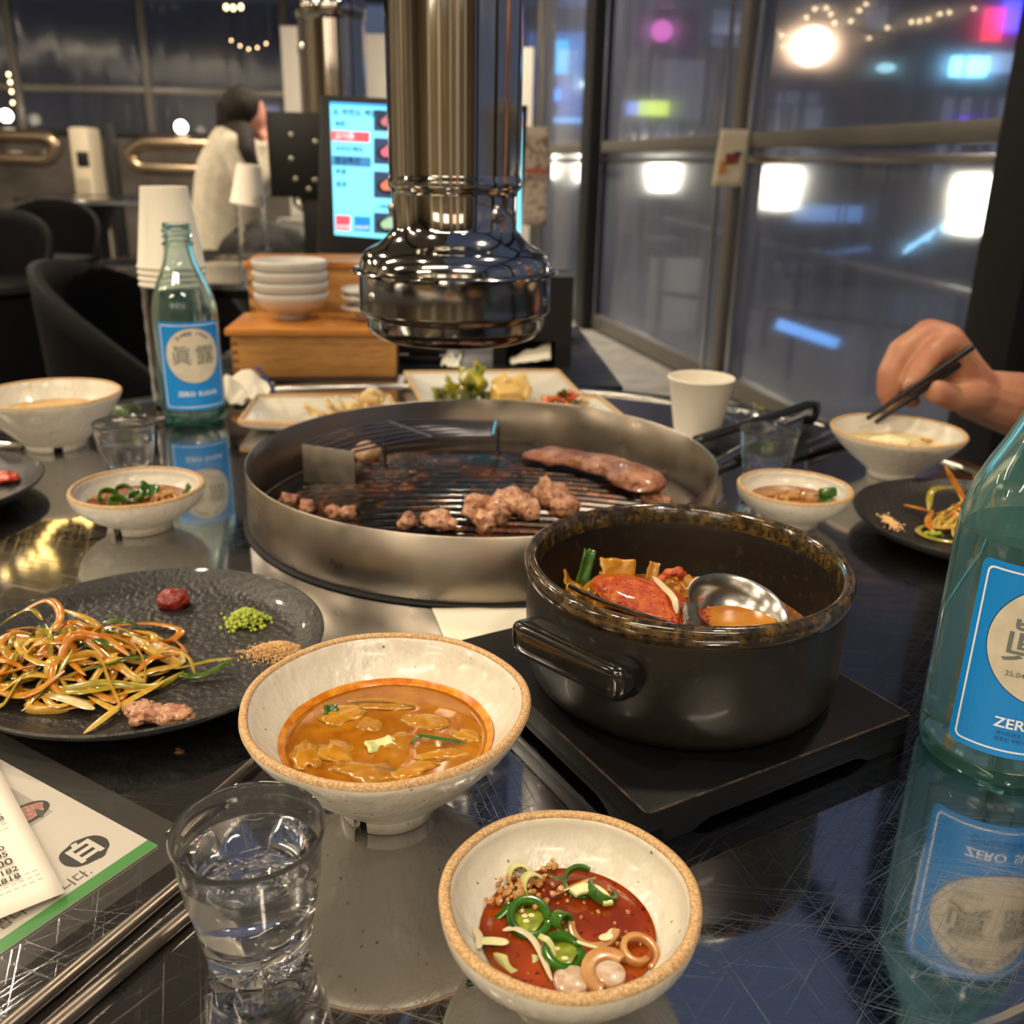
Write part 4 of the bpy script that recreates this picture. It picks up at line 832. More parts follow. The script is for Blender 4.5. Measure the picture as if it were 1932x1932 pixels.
# ------------------------------------------------------------------ small metal things on the far left
cp = thing('bottle_cap', 'small crimped bottle cap lying right of the left soup bowl', 'cap', PX(238, 775, 0))
MB().lathe([(0, .0058), (.011, .0058), (.0135, .004), (.015, 0), (.0142, 0), (.0128, .0036), (.0105, .005), (0, .005)], 42, wob=lambda a, r, z: (r * (1 + (.035 * cos(21 * a) if z < .002 else 0)), z)).build('crown', M('cap_green', '#4a5a3a', .35, .6), cp)
sp_ = thing('table_spoon', 'steel spoon lying between the bottle cap and the soju bottle', 'spoon', PX(262, 796, .001))
MB().blob((.0, .0, .004), (.023, .015, .0022), 3, 0).build('spoon_bowl', MATS['steel'], sp_)
MB().tube(curve_pts([(.02, 0, .004), (.05, .004, .007), (.09, .01, .003)], 12), .003, 8, flat=.4).build('handle', MATS['steel'], sp_)
sc_ = thing('metal_tongs', 'short steel tongs end at the left edge below the soup bowl', 'tongs', PX(20, 846, .003))
for dy in (-.006, .006): MB().tube([(-.08, dy * 3, .004), (-.02, dy, .004), (.012, dy * .5, .003)], .003, 8, flat=.5).build('arm', MATS['steel'], sc_)
# ------------------------------------------------------------------ black plates with salad
PLATEM = M('black_stoneware', '#1d1b19', .4, noise=(400, .5, .7, '#2a2826'), bump=(250, .7, .0018), coat=.12)
def black_plate(label, c, R=.0994):
    t = thing('black_plate', label, 'plate', (c[0], c[1], T), group='textured black plates')
    MB().lathe([(0, .002), (R * .6, .002), (R * .63, 0), (R * .68, 0), (R * .7, .0025), (R * .9, .0075), (R * .985, .0135), (R, .0162), (R * .985, .0168), (R * .955, .0145), (R * .87, .0095), (R * .78, .0075), (0, .0068)], 128).build('dish', PLATEM, t, ang=50)
    return t
BP = black_plate('large textured black plate with scallion salad in the left foreground', (-.2058, .4761))
BP2 = black_plate('black plate with scallion salad behind the near bottle on the right', (.3741, .7041))
BP3 = black_plate('black plate with red sauce cut off by the left edge', (-.4948, .7365))
for nm, c1, c2 in (('scallion_orange', '#b4640c', '#c68a28'), ('scallion_yellow', '#b88a26', '#c8a44c'), ('scallion_olive', '#857a18', '#a8942a'), ('scallion_deep', '#2c4a0e', '#4a6614'), ('scallion_cream', '#cdb682', '#dcca9a')):
    M(nm, c1, .22, noise=(220, .38, .65, c2), coat=.55, sss=.2)
def salad(label, c, ax, bx, h, n, seed, rot=0, wid=.0022, zt=.0085, extra=()):
    rnd = random.Random(seed); t = thing('scallion_salad', label, 'salad', (c[0], c[1], T + zt)); R_ = RZ(rot)
    mats = ['scallion_orange'] * 8 + ['scallion_yellow'] * 6 + ['scallion_olive'] * 2 + ['scallion_deep'] * 2 + ['scallion_cream'] * 1
    for i in range(n):
        k = rnd.randint(4, 6); a = rnd.uniform(0, 2 * pi); rr = sqrt(rnd.random()); p = Vector((ax * rr * cos(a), bx * rr * sin(a), 0)); d = rnd.uniform(0, 2 * pi); step = rnd.uniform(.012, .024); curl = rnd.uniform(-1.1, 1.1); pts = []
        for j in range(k):
            e = min((p.x / ax) ** 2 + (p.y / bx) ** 2, 1.25); zz = h * max(1.05 - e, .03) * rnd.uniform(.25, 1.0) + .0012
            pts.append(R_ @ Vector((p.x, p.y, zz))); d += curl + rnd.uniform(-.4, .4)
            q = p + Vector((cos(d), sin(d) * .8, 0)) * step
            if (q.x / ax) ** 2 + (q.y / bx) ** 2 > 1.2: d += 1.9; q = p + Vector((cos(d), sin(d) * .8, 0)) * step
            p = q
        strip(pts, wid * rnd.uniform(.55, 1.15), rnd.choice(mats), t, 'scallion_strip', flat=rnd.uniform(.25, .5), n=20)
    return t
SAL = salad('heap of orange dressed scallion strips on the left foreground plate', (-.242, .452), .062, .040, .023, 84, 5, .05, .0025)
sl = SAL.location
def sstrip(pts, w, mt): strip([PX(u, v, z) - sl for u, v, z in pts], w, mt, SAL, 'scallion_strip', n=22)
for pts, w, mt in [([(20, 1165, .022), (90, 1132, .032), (112, 1170, .033), (50, 1228, .022)], .0024, 'scallion_orange'), ([(120, 1150, .028), (170, 1170, .026), (205, 1200, .018)], .0022, 'scallion_yellow'),
        ([(270, 1190, .014), (290, 1200, .018), (285, 1230, .014), (250, 1250, .012)], .002, 'scallion_yellow'), ([(280, 1240, .012), (320, 1228, .020), (355, 1240, .018), (368, 1272, .011)], .0013, 'scallion_yellow'),
        ([(335, 1274, .010), (385, 1272, .011), (436, 1246, .014)], .0026, 'scallion_deep'), ([(440, 1242, .014), (400, 1246, .013), (330, 1262, .012)], .0016, 'scallion_olive'),
        ([(310, 1285, .012), (230, 1330, .011), (158, 1384, .010)], .0024, 'scallion_yellow'), ([(60, 1300, .013), (160, 1305, .015), (265, 1285, .013)], .0022, 'scallion_olive'),
        ([(85, 1308, .013), (130, 1320, .013), (178, 1338, .011)], .003, 'scallion_cream'), ([(75, 1300, .013), (100, 1330, .012), (135, 1328, .012)], .0018, 'scallion_yellow'), ([(40, 1342, .010), (75, 1318, .011)], .0007, 'scallion_cream'),
        ([(140, 1180, .026), (190, 1208, .024), (245, 1240, .016)], .003, 'scallion_orange'), ([(0, 1240, .018), (90, 1235, .020), (220, 1262, .016)], .0024, 'scallion_orange'),
        ([(0, 1180, .02), (30, 1160, .028), (60, 1150, .03), (80, 1170, .028)], .0022, 'scallion_olive'), ([(190, 1175, .018), (230, 1170, .018), (262, 1180, .013)], .0022, 'scallion_deep'), ([(5, 1255, .014), (20, 1300, .012), (50, 1312, .011)], .0022, 'scallion_deep')]: sstrip(pts, w, mt)
SAL2 = salad('orange scallion salad piled on the right plate behind the near bottle', (.378, .706), .042, .030, .024, 34, 11, .2, .0026)
s2l = SAL2.location
for pts, w, mt in [([(1838, 985, .012), (1812, 930, .030), (1783, 880, .052)], .0030, 'scallion_orange'), ([(1845, 950, .02), (1838, 895, .045)], .0024, 'scallion_orange'), ([(1705, 952, .012), (1760, 965, .014)], .0026, 'scallion_orange'), ([(1752, 962, .018), (1760, 925, .030), (1800, 918, .030)], .0026, 'scallion_olive'), ([(1760, 962, .014), (1750, 985, .012), (1762, 1004, .010)], .0024, 'scallion_orange')]:
    strip([PX(u, v, z) - s2l for u, v, z in pts], w, mt, SAL2, 'scallion_strip', n=16)
# garnishes on the plates
def blob_thing(name, label, cat, u, v, zt, sc, mat, amp=.35, seed=0, freq=1.6, sub=4):
    p = PX(u, v, zt); o = MB().blob((0, 0, 0), sc, sub, amp, freq, seed, flatz=-sc[2] * .45).build(name, mat, ang=180); o.location = p + Vector((0, 0, sc[2] * .45)); return tag(o, label, cat)
SSAM = M('red_paste', '#701204', .22, noise=(260, .4, .65, '#8f240a'), bump=(350, .6, .002), coat=.5)
blob_thing('chilli_paste', 'dollop of dark red chilli paste on the left foreground plate', 'sauce', 329, 1142, .0075, (.0095, .0085, .0075), SSAM, .22, 3, 2.2)
blob_thing('chilli_paste', 'red paste on the plate cut off by the left edge', 'sauce', 8, 908, .0085, (.0130, .010, .006), M('red_paste_bright', '#a82c12', .3, noise=(160, .4, .65, '#c8482a'), bump=(300, .6, .002), coat=.4), .35, 5, 2)
def crumble(name, label, cat, u, v, zt, spread, h, mat, n, size, seed, group=None):
    rnd = random.Random(seed); c = PX(u, v, zt); mb = MB()
    for i in range(n):
        a = rnd.uniform(0, 2 * pi); r = abs(rnd.gauss(0, .5)); x, y = spread[0] * r * cos(a), spread[1] * r * sin(a)
        mb.blob((x, y, h * max(1 - r * r, 0) * rnd.random()), [size * rnd.uniform(.5, 1.2)] * 3, 1, .9, 2.2, seed=i)
    o = mb.build(name, mat, ang=180); o.location = c; return tag(o, label, cat, kind='stuff' if 'powder' in name else None)
WAS = M('wasabi', '#a0ae38', .55, noise=(300, .4, .65, '#b8c456'), bump=(400, .5, .002), sss=.2)
POW = M('soy_powder', '#e0b47c', .9, noise=(800, .4, .65, '#e0bd8a'))
crumble('wasabi', 'crumbled bright green wasabi on the left foreground plate', 'wasabi', 467, 1172, .0082, (.0125, .0115), .008, WAS, 520, .0013, 2)
crumble('bean_powder', 'tan bean powder heaped beside the soup bowl on the left foreground plate', 'powder', 525, 1232, .0075, (.018, .0105), .0065, POW, 3600, .0005, 4)
crumble('wasabi', 'smear of green wasabi on the right plate', 'wasabi', 1760, 1010, .009, (.007, .005), .003, WAS, 60, .0013, 6)
crumble('bean_powder', 'streak of tan bean powder on the right plate edge', 'powder', 1680, 985, .011, (.006, .018), .001, POW, 300, .0010, 8)
p = PX(300, 1362, .0085); o = MB().blob((-.0075, .001, .0045), (.0085, .0075, .0055), 4, .4, 1.6, 4).blob((.007, -.001, .0042), (.0115, .0065, .005), 4, .4, 1.6, 9).build('pork_bite', MEAT2, ang=180); o.location = p; tag(o, 'grilled pork bite at the front of the left foreground plate', 'meat')
# ------------------------------------------------------------------ rectangular side plates
def rect_plate(label, P4, h=.011):
    P = [PX(u, v, .009) for u, v in P4]; c = sum(P, Vector()) / 4; t = thing('side_plate', label, 'plate', (c.x, c.y, T), group='rectangular white side plates')
    def fn(u, v):
        p = P[0].lerp(P[1], u).lerp(P[3].lerp(P[2], u), v); e = max(abs(2 * u - 1), abs(2 * v - 1)); return Vector((p.x - c.x, p.y - c.y, .0025 + h * max(0, (e - .62) / .38) ** 1.6))
    MB().grid(30, 30, fn).build('dish', GLAZE, t, solid=.004)
    rim = []
    for i in range(120):
        s = i / 120 * 4; k = int(s); f = s - k; uv = [(f, 0), (1, f), (1 - f, 1), (0, 1 - f)][k]; rim.append(fn(*uv) + Vector((0, 0, .0012)))
    MB().tube(rim, .0026, 8, closed=True).build('rim', CLAY, t)
    return t, c
RP1, c1 = rect_plate('rectangular white plate with pickled onion left behind the grill', [(452, 806), (760, 820), (735, 756), (487, 756)])
RP2, c2 = rect_plate('rectangular white plate with pickled greens and radish behind the grill', [(800, 775), (1108, 768), (1052, 708), (764, 711)])
RP3, c3 = rect_plate('rectangular white plate with red kimchi behind the right of the grill', [(1010, 800), (1180, 800), (1128, 757), (1020, 757)])
M('pickle', '#a89a2c', .25, noise=(60, .38, .65, '#6a7a1c'), coat=.4, sss=.2); M('pickle_dark', '#5a5a14', .3, noise=(80, .4, .65, '#3a4a12'), coat=.4); M('radish', '#d9b05a', .25, noise=(40, .4, .7, '#e3c684'), coat=.4, sss=.35)
M('pale_onion', '#e0c894', .3, noise=(50, .4, .7, '#d2a868'), coat=.3, sss=.3); M('kimchi_red', '#b8401a', .25, noise=(90, .4, .65, '#d9733a'), coat=.5)
g = thing('pickled_greens', 'heap of pickled green stems and leaves on the plate behind the grill', 'pickles', PX(880, 752, .008)); gl_ = g.location
for i, (u, v, z, sx, sy, rot, mt) in enumerate([(860, 728, .022, .026, .022, (.4, .3, .2), 'pickle'), (885, 715, .030, .03, .02, (.7, .5, .6), 'pickle'), (905, 735, .022, .028, .022, (.3, .4, 1.2), 'pickle_dark'), (850, 745, .014, .03, .018, (.2, .1, .5), 'pickle_dark'), (880, 748, .016, .026, .02, (.3, .2, 2), 'pickle_dark'), (900, 708, .034, .016, .03, (.9, .5, .4), 'pickle'), (835, 738, .016, .022, .018, (.5, -.3, .1), 'pickle'), (925, 748, .014, .024, .016, (.2, .1, .8), 'pickle_dark'), (870, 755, .012, .03, .012, (.1, .1, .1), 'pickle_dark')]):
    sheet(PX(u, v, z) - gl_, sx, sy, rot, mt, g, 'pickled_leaf', seed=i, th=.003, wav=1.2, curl=.7)
MB().tube(curve_pts([PX(872, 722, .03) - gl_, PX(890, 705, .04) - gl_, PX(912, 728, .030) - gl_], 10), .007, 10).build('pickled_stem', MATS['pickle'], g)
for i, (u, v, z, s, lb) in enumerate([(955, 745, .019, .022, 'large yellow pickled radish chunk in front'), (978, 725, .024, .021, 'yellow pickled radish chunk behind the large one'), (945, 722, .022, .014, 'smallest yellow pickled radish chunk beside the greens'), (990, 742, .016, .013, 'small radish chunk at the right of the pile')]):
    p = PX(u, v, z); o = MB().box((0, 0, 0), (s * 1.5, s, s * .95), RE(.3 + i, .3 * i, .5 + 1.3 * i)).build('radish_chunk', MATS['radish'], bevel=s * .18, seg=3); o.location = p; tag(o, lb, 'radish', 'pickled radish on the side plate')
g = thing('red_kimchi', 'small heap of red kimchi on the right side plate', 'kimchi', PX(1060, 772, .012)); kl = g.location
for i in range(9): sheet(Vector((random.uniform(-.02, .02), random.uniform(-.012, .012), .006 + random.random() * .012)), .018, .012, (random.uniform(-.5, .6), random.uniform(-.5, .5), random.random() * 3), ['kimchi_red', 'kimchi_red', 'pale_onion', 'pickle_dark'][i % 4], g, 'kimchi_piece', seed=i, th=.002, wav=.9)
g = thing('pickled_onion', 'pale pickled onion slices on the left side plate', 'onion', PX(660, 775, .008)); kl = g.location
for i, (u, v, z) in enumerate([(600, 776, .008), (640, 768, .010), (660, 765, .013), (690, 758, .016), (620, 785, .006), (700, 772, .012), (710, 750, .024)]):
    sheet(PX(u, v, z) - kl, .032, .016, (.2 + .1 * i, .2, .3 * i), 'pale_onion', g, 'onion_slice', seed=i + 3, th=.002, wav=.6, curl=.5)
MB().blob(PX(703, 752, .024) - kl, (.013, .012, .012), 3, .3, 1.5, 2).build('onion_slice', MATS['pale_onion'], g)
napkin('paper_napkin', 'crumpled white napkin behind the soju bottle on the left', [(414, 765), (470, 772), (520, 740), (425, 712)], .001, PAPER, .002, 3, .022)
p0, p1, p2 = PX(484, 692, .052), PX(527, 750, .006), PX(567, 750, .006)
o = MB().tube(curve_pts([Vector((0, 0, 0)), (p1 - p0) * .5 + Vector((0, 0, .002)), p1 - p0, p2 - p0], 20), [.0028] * 20, 8, flat=.35).build('plastic_pick', M('blue_plastic', '#23479c', .3)); o.location = p0; tag(o, 'thin blue plastic pick leaning on the crumpled napkin', 'pick')
# ------------------------------------------------------------------ menu sheet in a clear sleeve, receipt, chopsticks
C0 = PX(298, 1596, .0005); mv = (PX(0, 1801, .0005) - C0).normalized(); mu = Vector((-mv.y, mv.x, 0)); mu = mu if mu.dot(PX(0, 1435, .0005) - C0) > 0 else -mu
mX, mY = -mv, mu
menu = thing('menu_sheet', 'white menu sheet with green stripe and black seal logo in a clear sleeve', 'menu', C0, atan2(mX.y, mX.x))
def ML(u, v): d = PX(u, v, .0005) - C0; return d.dot(mX), d.dot(mY)
M('menu_paper', '#e6dfd2', .5); M('menu_green', '#3f9a3c', .5); M('ink_black', '#17120f', .5); M('ink_brown', '#5a4a40', .6); M('ink_white', '#ece6da', .5); M('receipt_paper', '#e9e0d0', .55); M('ink_grey', '#3a3734', .6)
MB().prism([(-.125, 0), (0, 0), (0, .2), (-.125, .2)], 0, .0003).build('sheet', MATS['menu_paper'], menu, smooth=False)
def mflat(name, polys, mat, z, parent=None): o = link(name, merge_mesh([flat_poly(p, z) for p in polys]), MATS[mat], parent or menu); return o
mflat('green_stripe', [[(-.125, .0), (0, .0), (0, .0062), (-.125, .0062)]], 'menu_green', .0004)
lx, ly = ML(160, 1607)
rnd = random.Random(12)
seal = [(lx + (.0098 + .0007 * noise.noise(Vector((cos(a) * 1.4, sin(a) * 1.4, 3)))) * cos(a) * 1.0, ly + (.0088 + .0012 * noise.noise(Vector((cos(a) * 2, sin(a) * 2, 7)))) * sin(a)) for a in [2 * pi * i / 40 for i in range(40)]]
mflat('seal_logo', [seal], 'ink_black', .0005)
def mtext(body, size, x, y, mat, name, z=.0006, parent=None, align='CENTER', bold=0, ang=0):
    me = map_mesh(text_mesh(body, size, align, bold), lambda co: Vector((x + co.x * cos(ang) - co.y * sin(ang), y + co.x * sin(ang) + co.y * cos(ang), z))); return link(name, me, MATS[mat], parent or menu)
mtext('白', .0135, lx, ly - .0002, 'ink_white', 'logo_character', bold=.0006)
tx_, ty_ = ML(146, 1662); mtext('습니다.', .0062, tx_ - .003, ty_ + .0005, 'ink_brown', 'lettering'); tx_, ty_ = ML(30, 1735); mtext('드립니', .0062, tx_ - .004, ty_ + .001, 'ink_brown', 'lettering')
ph = [ML(22, 1488), ML(100, 1532), ML(48, 1568), ML(-40, 1520)]; M('photo_grey', '#bfb8aa', .5); M('photo_black', '#1c1a19', .5); M('photo_pink', '#c07a6a', .5, noise=(400, .4, .65, '#dba898')); M('photo_green', '#3a4a2a', .5); M('photo_red', '#8a3a30', .5)
mflat('photo_print', [ph], 'photo_grey', .0004)
ex_, ey_ = ML(48, 1538)
mflat('photo_dish', [[(ex_ + .0105 * cos(a), ey_ + .0072 * sin(a)) for a in [2 * pi * i / 30 for i in range(30)]]], 'photo_black', .0005)
mflat('photo_meat', [[(ex_ + .0085 * cos(a) * (1 + .12 * sin(5 * a)), ey_ + .0054 * sin(a)) for a in [2 * pi * i / 30 for i in range(30)]]], 'photo_pink', .0006)
mflat('photo_leaf', [[ML(*q) for q in ((66, 1528), (84, 1532), (80, 1545), (70, 1540))]], 'photo_green', .0007); mflat('photo_garnish', [[ML(*q) for q in ((10, 1508), (26, 1504), (22, 1514), (12, 1516))]], 'photo_red', .0005)
def clear_film(name, tint=.9):
    mt = D.materials.new(name); mt.use_nodes = True; N = mt.node_tree.nodes; L = mt.node_tree.links; N.remove(N['Principled BSDF'])
    tr = N.new('ShaderNodeBsdfTransparent'); tr.inputs[0].default_value = (tint, tint, tint, 1); gl = N.new('ShaderNodeBsdfGlossy'); gl.inputs['Roughness'].default_value = .12
    df = N.new('ShaderNodeBsdfDiffuse'); df.inputs[0].default_value = (.6, .58, .52, 1); m1 = N.new('ShaderNodeMixShader'); m1.inputs[0].default_value = .03; L.new(tr.outputs[0], m1.inputs[1]); L.new(df.outputs[0], m1.inputs[2])
    fr = N.new('ShaderNodeFresnel'); fr.inputs[0].default_value = 1.35; ge = N.new('ShaderNodeNewGeometry'); iv = N.new('ShaderNodeMath'); iv.operation = 'SUBTRACT'; iv.inputs[0].default_value = 1; L.new(ge.outputs['Backfacing'], iv.inputs[1])
    ff = N.new('ShaderNodeMath'); ff.operation = 'MULTIPLY'; L.new(fr.outputs[0], ff.inputs[0]); L.new(iv.outputs[0], ff.inputs[1]); mx = N.new('ShaderNodeMixShader'); L.new(ff.outputs[0], mx.inputs[0]); L.new(m1.outputs[0], mx.inputs[1]); L.new(gl.outputs[0], mx.inputs[2]); L.new(mx.outputs[0], N['Material Output'].inputs[0]); return mt
SLV = clear_film('clear_sleeve')
MB().prism([(-.13, -.0135), (.0125, -.0135), (.0125, .205), (-.13, .205)], .0009, .0011).build('sleeve', SLV, menu, smooth=False)
CRc = PX(124, 1687, .003); rx = (CRc - PX(0, 1740, .003)).normalized(); ry = Vector((-rx.y, rx.x, 0))
rec = thing('paper_receipt', 'printed paper receipt lying on the menu at the left edge', 'receipt', CRc, atan2(rx.y, rx.x))
def RL_(u, v): d = PX(u, v, .003) - CRc; return d.dot(rx), d.dot(ry)
def rfn(u, v): return Vector((-.08 + .08 * u, .16 * v, .0006 + .0012 * sin(u * 3) * (1 - v)))
MB().grid(14, 14, rfn).build('sheet', MATS['receipt_paper'], rec, solid=.00015)
for body, u, v, s in ((',182', 36, 1646, .0046), (',818', 40, 1660, .0046), ('000', 26, 1632, .0062), ('05', 17, 1619, .0046), ('0', 10, 1608, .0042), ('*', 3, 1597, .004), ('2', 3, 1542, .0042), ('8', 9, 1551, .0042)):
    x, y = RL_(u, v); mtext(body, s, x, y, 'ink_grey', 'print', .0024, rec, 'RIGHT', .00008)
dash = []
for (u, v) in ((72, 1650), (77, 1658), (82, 1666), (14, 1562), (18, 1570)):
    x, y = RL_(u, v)
    for i in range(20): dash.append([(x - .0028 * i - .0018, y - .0001), (x - .0028 * i, y - .0001), (x - .0028 * i, y + .0002), (x - .0028 * i - .0018, y + .0002)])
link('print', merge_mesh([flat_poly(p, .0024) for p in dash]), MATS['ink_grey'], rec)
STK = M('chopstick_steel', '#7d746a', .32, 1, rnoise=(60, .26, .42))
def rod(name, label, cat, a, b, r0, r1, mat, group=None, flat=.8):
    a, b = Vector(a), Vector(b); c = a
    pts = [Vector((0, 0, 0)).lerp(b - a, i / 12) for i in range(13)]
    o = MB().tube(pts, [r0 + (r1 - r0) * i / 12 for i in range(13)], 12, flat=flat).build(name, mat, bevel=.0004); o.location = c; return tag(o, label, cat, group)
rod('steel_chopstick', 'steel chopstick nearest the menu in the bottom left corner', 'chopstick', PX(-30, 1974, .003), PX(395, 1618, .003), .0031, .0027, STK, 'steel chopsticks in the foreground')
rod('steel_chopstick', 'steel chopstick nearest the bottom left corner passing behind the water glass', 'chopstick', PX(60, 1974, .003), PX(405, 1683, .003), .0034, .0029, STK, 'steel chopsticks in the foreground')
rod('steel_chopstick', 'steel chopstick end between the soup bowl and the menu sleeve', 'chopstick', PX(318, 1577, .0025), PX(497, 1420, .0035), .0024, .0022, STK, 'steel chopsticks in the foreground')
# tongs and chopsticks on the right
tg = thing('grill_tongs', 'black and steel grill tongs lying right of the paper cup', 'tongs', PX(1420, 805, .002)); tl_ = tg.location
def tr(p): return PX(*p) - tl_
BLK = MATS['black_plastic']
MB().tube(curve_pts([tr((1300, 834, .012)), tr((1340, 822, .014)), tr((1430, 794, .020)), tr((1525, 763, .028))], 20), [.0045] * 3 + [.0075] * 17, 8, flat=.55).build('upper_arm', BLK, tg)
MB().tube(curve_pts([tr((1335, 880, .006)), tr((1400, 846, .008)), tr((1470, 808, .012)), tr((1522, 785, .014))], 20), .0055, 8, flat=.4).build('lower_arm', MATS['steel'], tg)
MB().tube(curve_pts([tr((1515, 766, .026)), tr((1538, 764, .024)), tr((1536, 790, .014)), tr((1515, 792, .012))], 14), .0075, 8, flat=.5).build('spring_end', BLK, tg)
rod('steel_chopstick', 'upper steel chopstick resting behind the bowl under the hand', 'chopstick', PX(1525, 835, .010), PX(1640, 785, .012), .0028, .0030, MATS['steel'], 'steel chopsticks behind the right bowl')
rod('steel_chopstick', 'lower steel chopstick resting behind the bowl under the hand', 'chopstick', PX(1527, 851, .008), PX(1650, 797, .010), .0028, .0030, MATS['steel'], 'steel chopsticks behind the right bowl')
tray = thing('black_tray', 'flat black cutlery tray under the tongs on the right', 'tray', PX(1470, 835, .0))
MB().prism(rrect(-.085, -.05, .085, .05, .012), .0005, .004).build('base', MATS['black_plastic'], tray, bevel=.001); tray.rotation_euler = (0, 0, .7)
sr = thing('steel_spoon', 'steel spoon with scraps of green lying behind the paper cup', 'spoon', PX(1400, 775, .002)); sl3 = sr.location
MB().tube(curve_pts([PX(1368, 766, .006) - sl3, PX(1395, 778, .006) - sl3, PX(1425, 785, .005) - sl3], 12), .003, 8, flat=.5).build('handle', MATS['steel'], sr)
MB().blob(PX(1425, 782, .006) - sl3, (.012, .009, .003), 3, .1).build('spoon_bowl', MATS['steel'], sr); sheet(PX(1430, 768, .014) - sl3, .016, .004, (.5, .4, .5), 'pickle', sr, 'green_scrap')
# ------------------------------------------------------------------ things on the side counter
WOOD = M('light_wood', '#c08a4a', .42, noise=[(3, .35, .7, '#cf9a58'), (14, .45, .7, '#a8743a')], stretch=(2, 2, 14), coat=.15)
WOODT = M('wood_lid', '#c8843a', .35, noise=(4, .35, .7, '#b8742e'), stretch=(2, 9, 2), coat=.25)
fl, fr_ = PX(440, 712, -.002), PX(748, 712, -.002); bw = (fr_ - fl).length; ba = atan2((fr_ - fl).y, (fr_ - fl).x)
bx = thing('wooden_box', 'low wooden cutlery box with overhanging lid in front on the counter', 'box', (fl + fr_) / 2 + Vector((0, 0, -.0)), ba)
MB().box((0, .072, .028), (bw, .138, .056)).build('body', WOOD, bx, bevel=.0015)
MB().box((0, .071, .0605), (bw + .012, .150, .009)).build('lid', WOODT, bx, bevel=.002)
for i in range(4): MB().box((-bw / 2 + .004, .0028, .010 + .0115 * i), (.009, .0008, .005)).build('finger_joint', M('end_grain', '#8a5a28', .6), bx)
u0 = PY(452, 540, 1.405); u1 = PY(728, 545, 1.42)
b2 = thing('wooden_box', 'taller wooden box standing behind the stacked bowls', 'box', ((u0.x + u1.x) / 2, 1.50, T - .002), ba)
MB().box((0, 0, .063), (u1.x - u0.x, .125, .126)).build('body', WOOD, b2, bevel=.0015); MB().box((0, 0, .130), (u1.x - u0.x + .008, .132, .009)).build('lid', WOODT, b2, bevel=.002)
for i in range(5): MB().box((-(u1.x - u0.x) / 2 + .004, -.0628, .025 + .02 * i), (.007, .0008, .007)).build('finger_joint', MATS['end_grain'], b2)
def stack_bowl(label, p, R, h, k, group, z):
    t, _ = bowl('small_bowl', label, 'bowl', (p.x, p.y), R, h, R * .45, round_, MATS['grey_glaze'], group, clay=False, seg=56); t.location.z = z; t.pop('inner', None)
ps = PY(550, 560, 1.348); W4 = ['lowest', 'second from the bottom', 'third from the bottom', 'topmost']
for i in range(4): stack_bowl('white bowl, %s of the stack of four on the wooden box' % W4[i], ps, .052, .036, i, 'stacked white bowls', T + .0635 + .0145 * i)
pq = PY(693, 560, 1.345)
for i in range(3): stack_bowl('small white dish, %s of the stack half hidden by the hood' % ['lowest', 'middle', 'topmost'][i], pq, .036, .018, i, 'stacked small dishes', T + .0655 + [0, .014, .024][i])
# order tablet on a stand: a tilted slab
TL, TR2, BL = PY(606, 178, 1.46), PY(997, 198, 1.54), PY(600, 477, 1.42)
e1 = (TR2 - TL); e2 = (BL - TL); BR2 = TR2 + e2; nT = e1.cross(e2).normalized()
if nT.y > 0: nT = -nT
tab = thing('order_tablet', 'black order tablet with bright cyan menu screen behind the duct', 'tablet', ((TL + TR2) / 2).xy.to_3d() + Vector((0, .02, T - .002)))
tbl = tab.location
def slab(q4, n0, n1, name, mat, parent, bev=.0):
    q = [p - tbl for p in q4]; return MB().add([p + nT * n0 for p in q] + [p + nT * n1 for p in q], [(0, 1, 2, 3), (7, 6, 5, 4), (0, 4, 5, 1), (1, 5, 6, 2), (2, 6, 7, 3), (3, 7, 4, 0)]).build(name, mat, parent, bevel=bev)
slab([TL, TR2, BR2, BL], -.022, .0, 'casing', MATS['black_plastic'], tab, .003)
def onp(u, v):
    q = _fw + CA * ((u - 966) / FPX) - CB * ((v - 966) / FPX); s = (TL - CAMP).dot(nT) / q.dot(nT); return CAMP + q * s
def ui(name, pts, col, st, lift, parent=None):
    mt = M('screen_' + col.strip('#') + str(st), col, .4, emit=(col, st)); q = [onp(*p) - tbl + nT * lift for p in pts]
    me = D.meshes.new(name); me.from_pydata([tuple(p) for p in q], [], [tuple(range(len(q)))]); return link(name, me, mt, parent or tab)
scr = ui('screen', [(622, 193), (985, 214), (982, 470), (631, 443)], '#6fd2f0', 1.25, .0004)
def R4(x0, y0, x1, y1): k = .055; return [(x0, y0), (x1, y0 + (x1 - x0) * k), (x1, y1 + (x1 - x0) * k), (x0, y1)]
ui('top_bar', R4(622, 192, 985, 198), '#3aa0f0', 1.1, .0007, scr); ui('menu_button', R4(625, 246, 697, 265), '#e0505a', 1.0, .0007, scr); ui('menu_button', R4(627, 293, 700, 312), '#3a7ab0', .9, .0007, scr)
ui('order_button', R4(633, 406, 661, 434), '#e2505a', 1.0, .0007, scr); ui('order_button', R4(668, 408, 699, 436), '#1878e0', 1.1, .0007, scr)
for i, (y0, y1, c) in enumerate(((207, 247, '#b86a78'), (260, 309, '#d86a80'), (323, 373, '#d8785a'), (401, 440, '#9ac0a0'))):
    pnl = ui('food_photo', R4(705, y0, 760, y1), '#32466a', .55, .0007, scr)
    cx, cy = 735, (y0 + y1) / 2 + 4
    ui('food_plate', [(cx + 24 * cos(a), cy + 15 * sin(a)) for a in [2 * pi * j / 20 for j in range(20)]], '#141a28', .2, .0009, pnl); ui('food', [(cx + 2 + 19 * cos(a), cy - 2 + 11 * sin(a) * (1 + .2 * sin(3 * a))) for a in [2 * pi * j / 20 for j in range(20)]], c, .8, .0011, pnl)
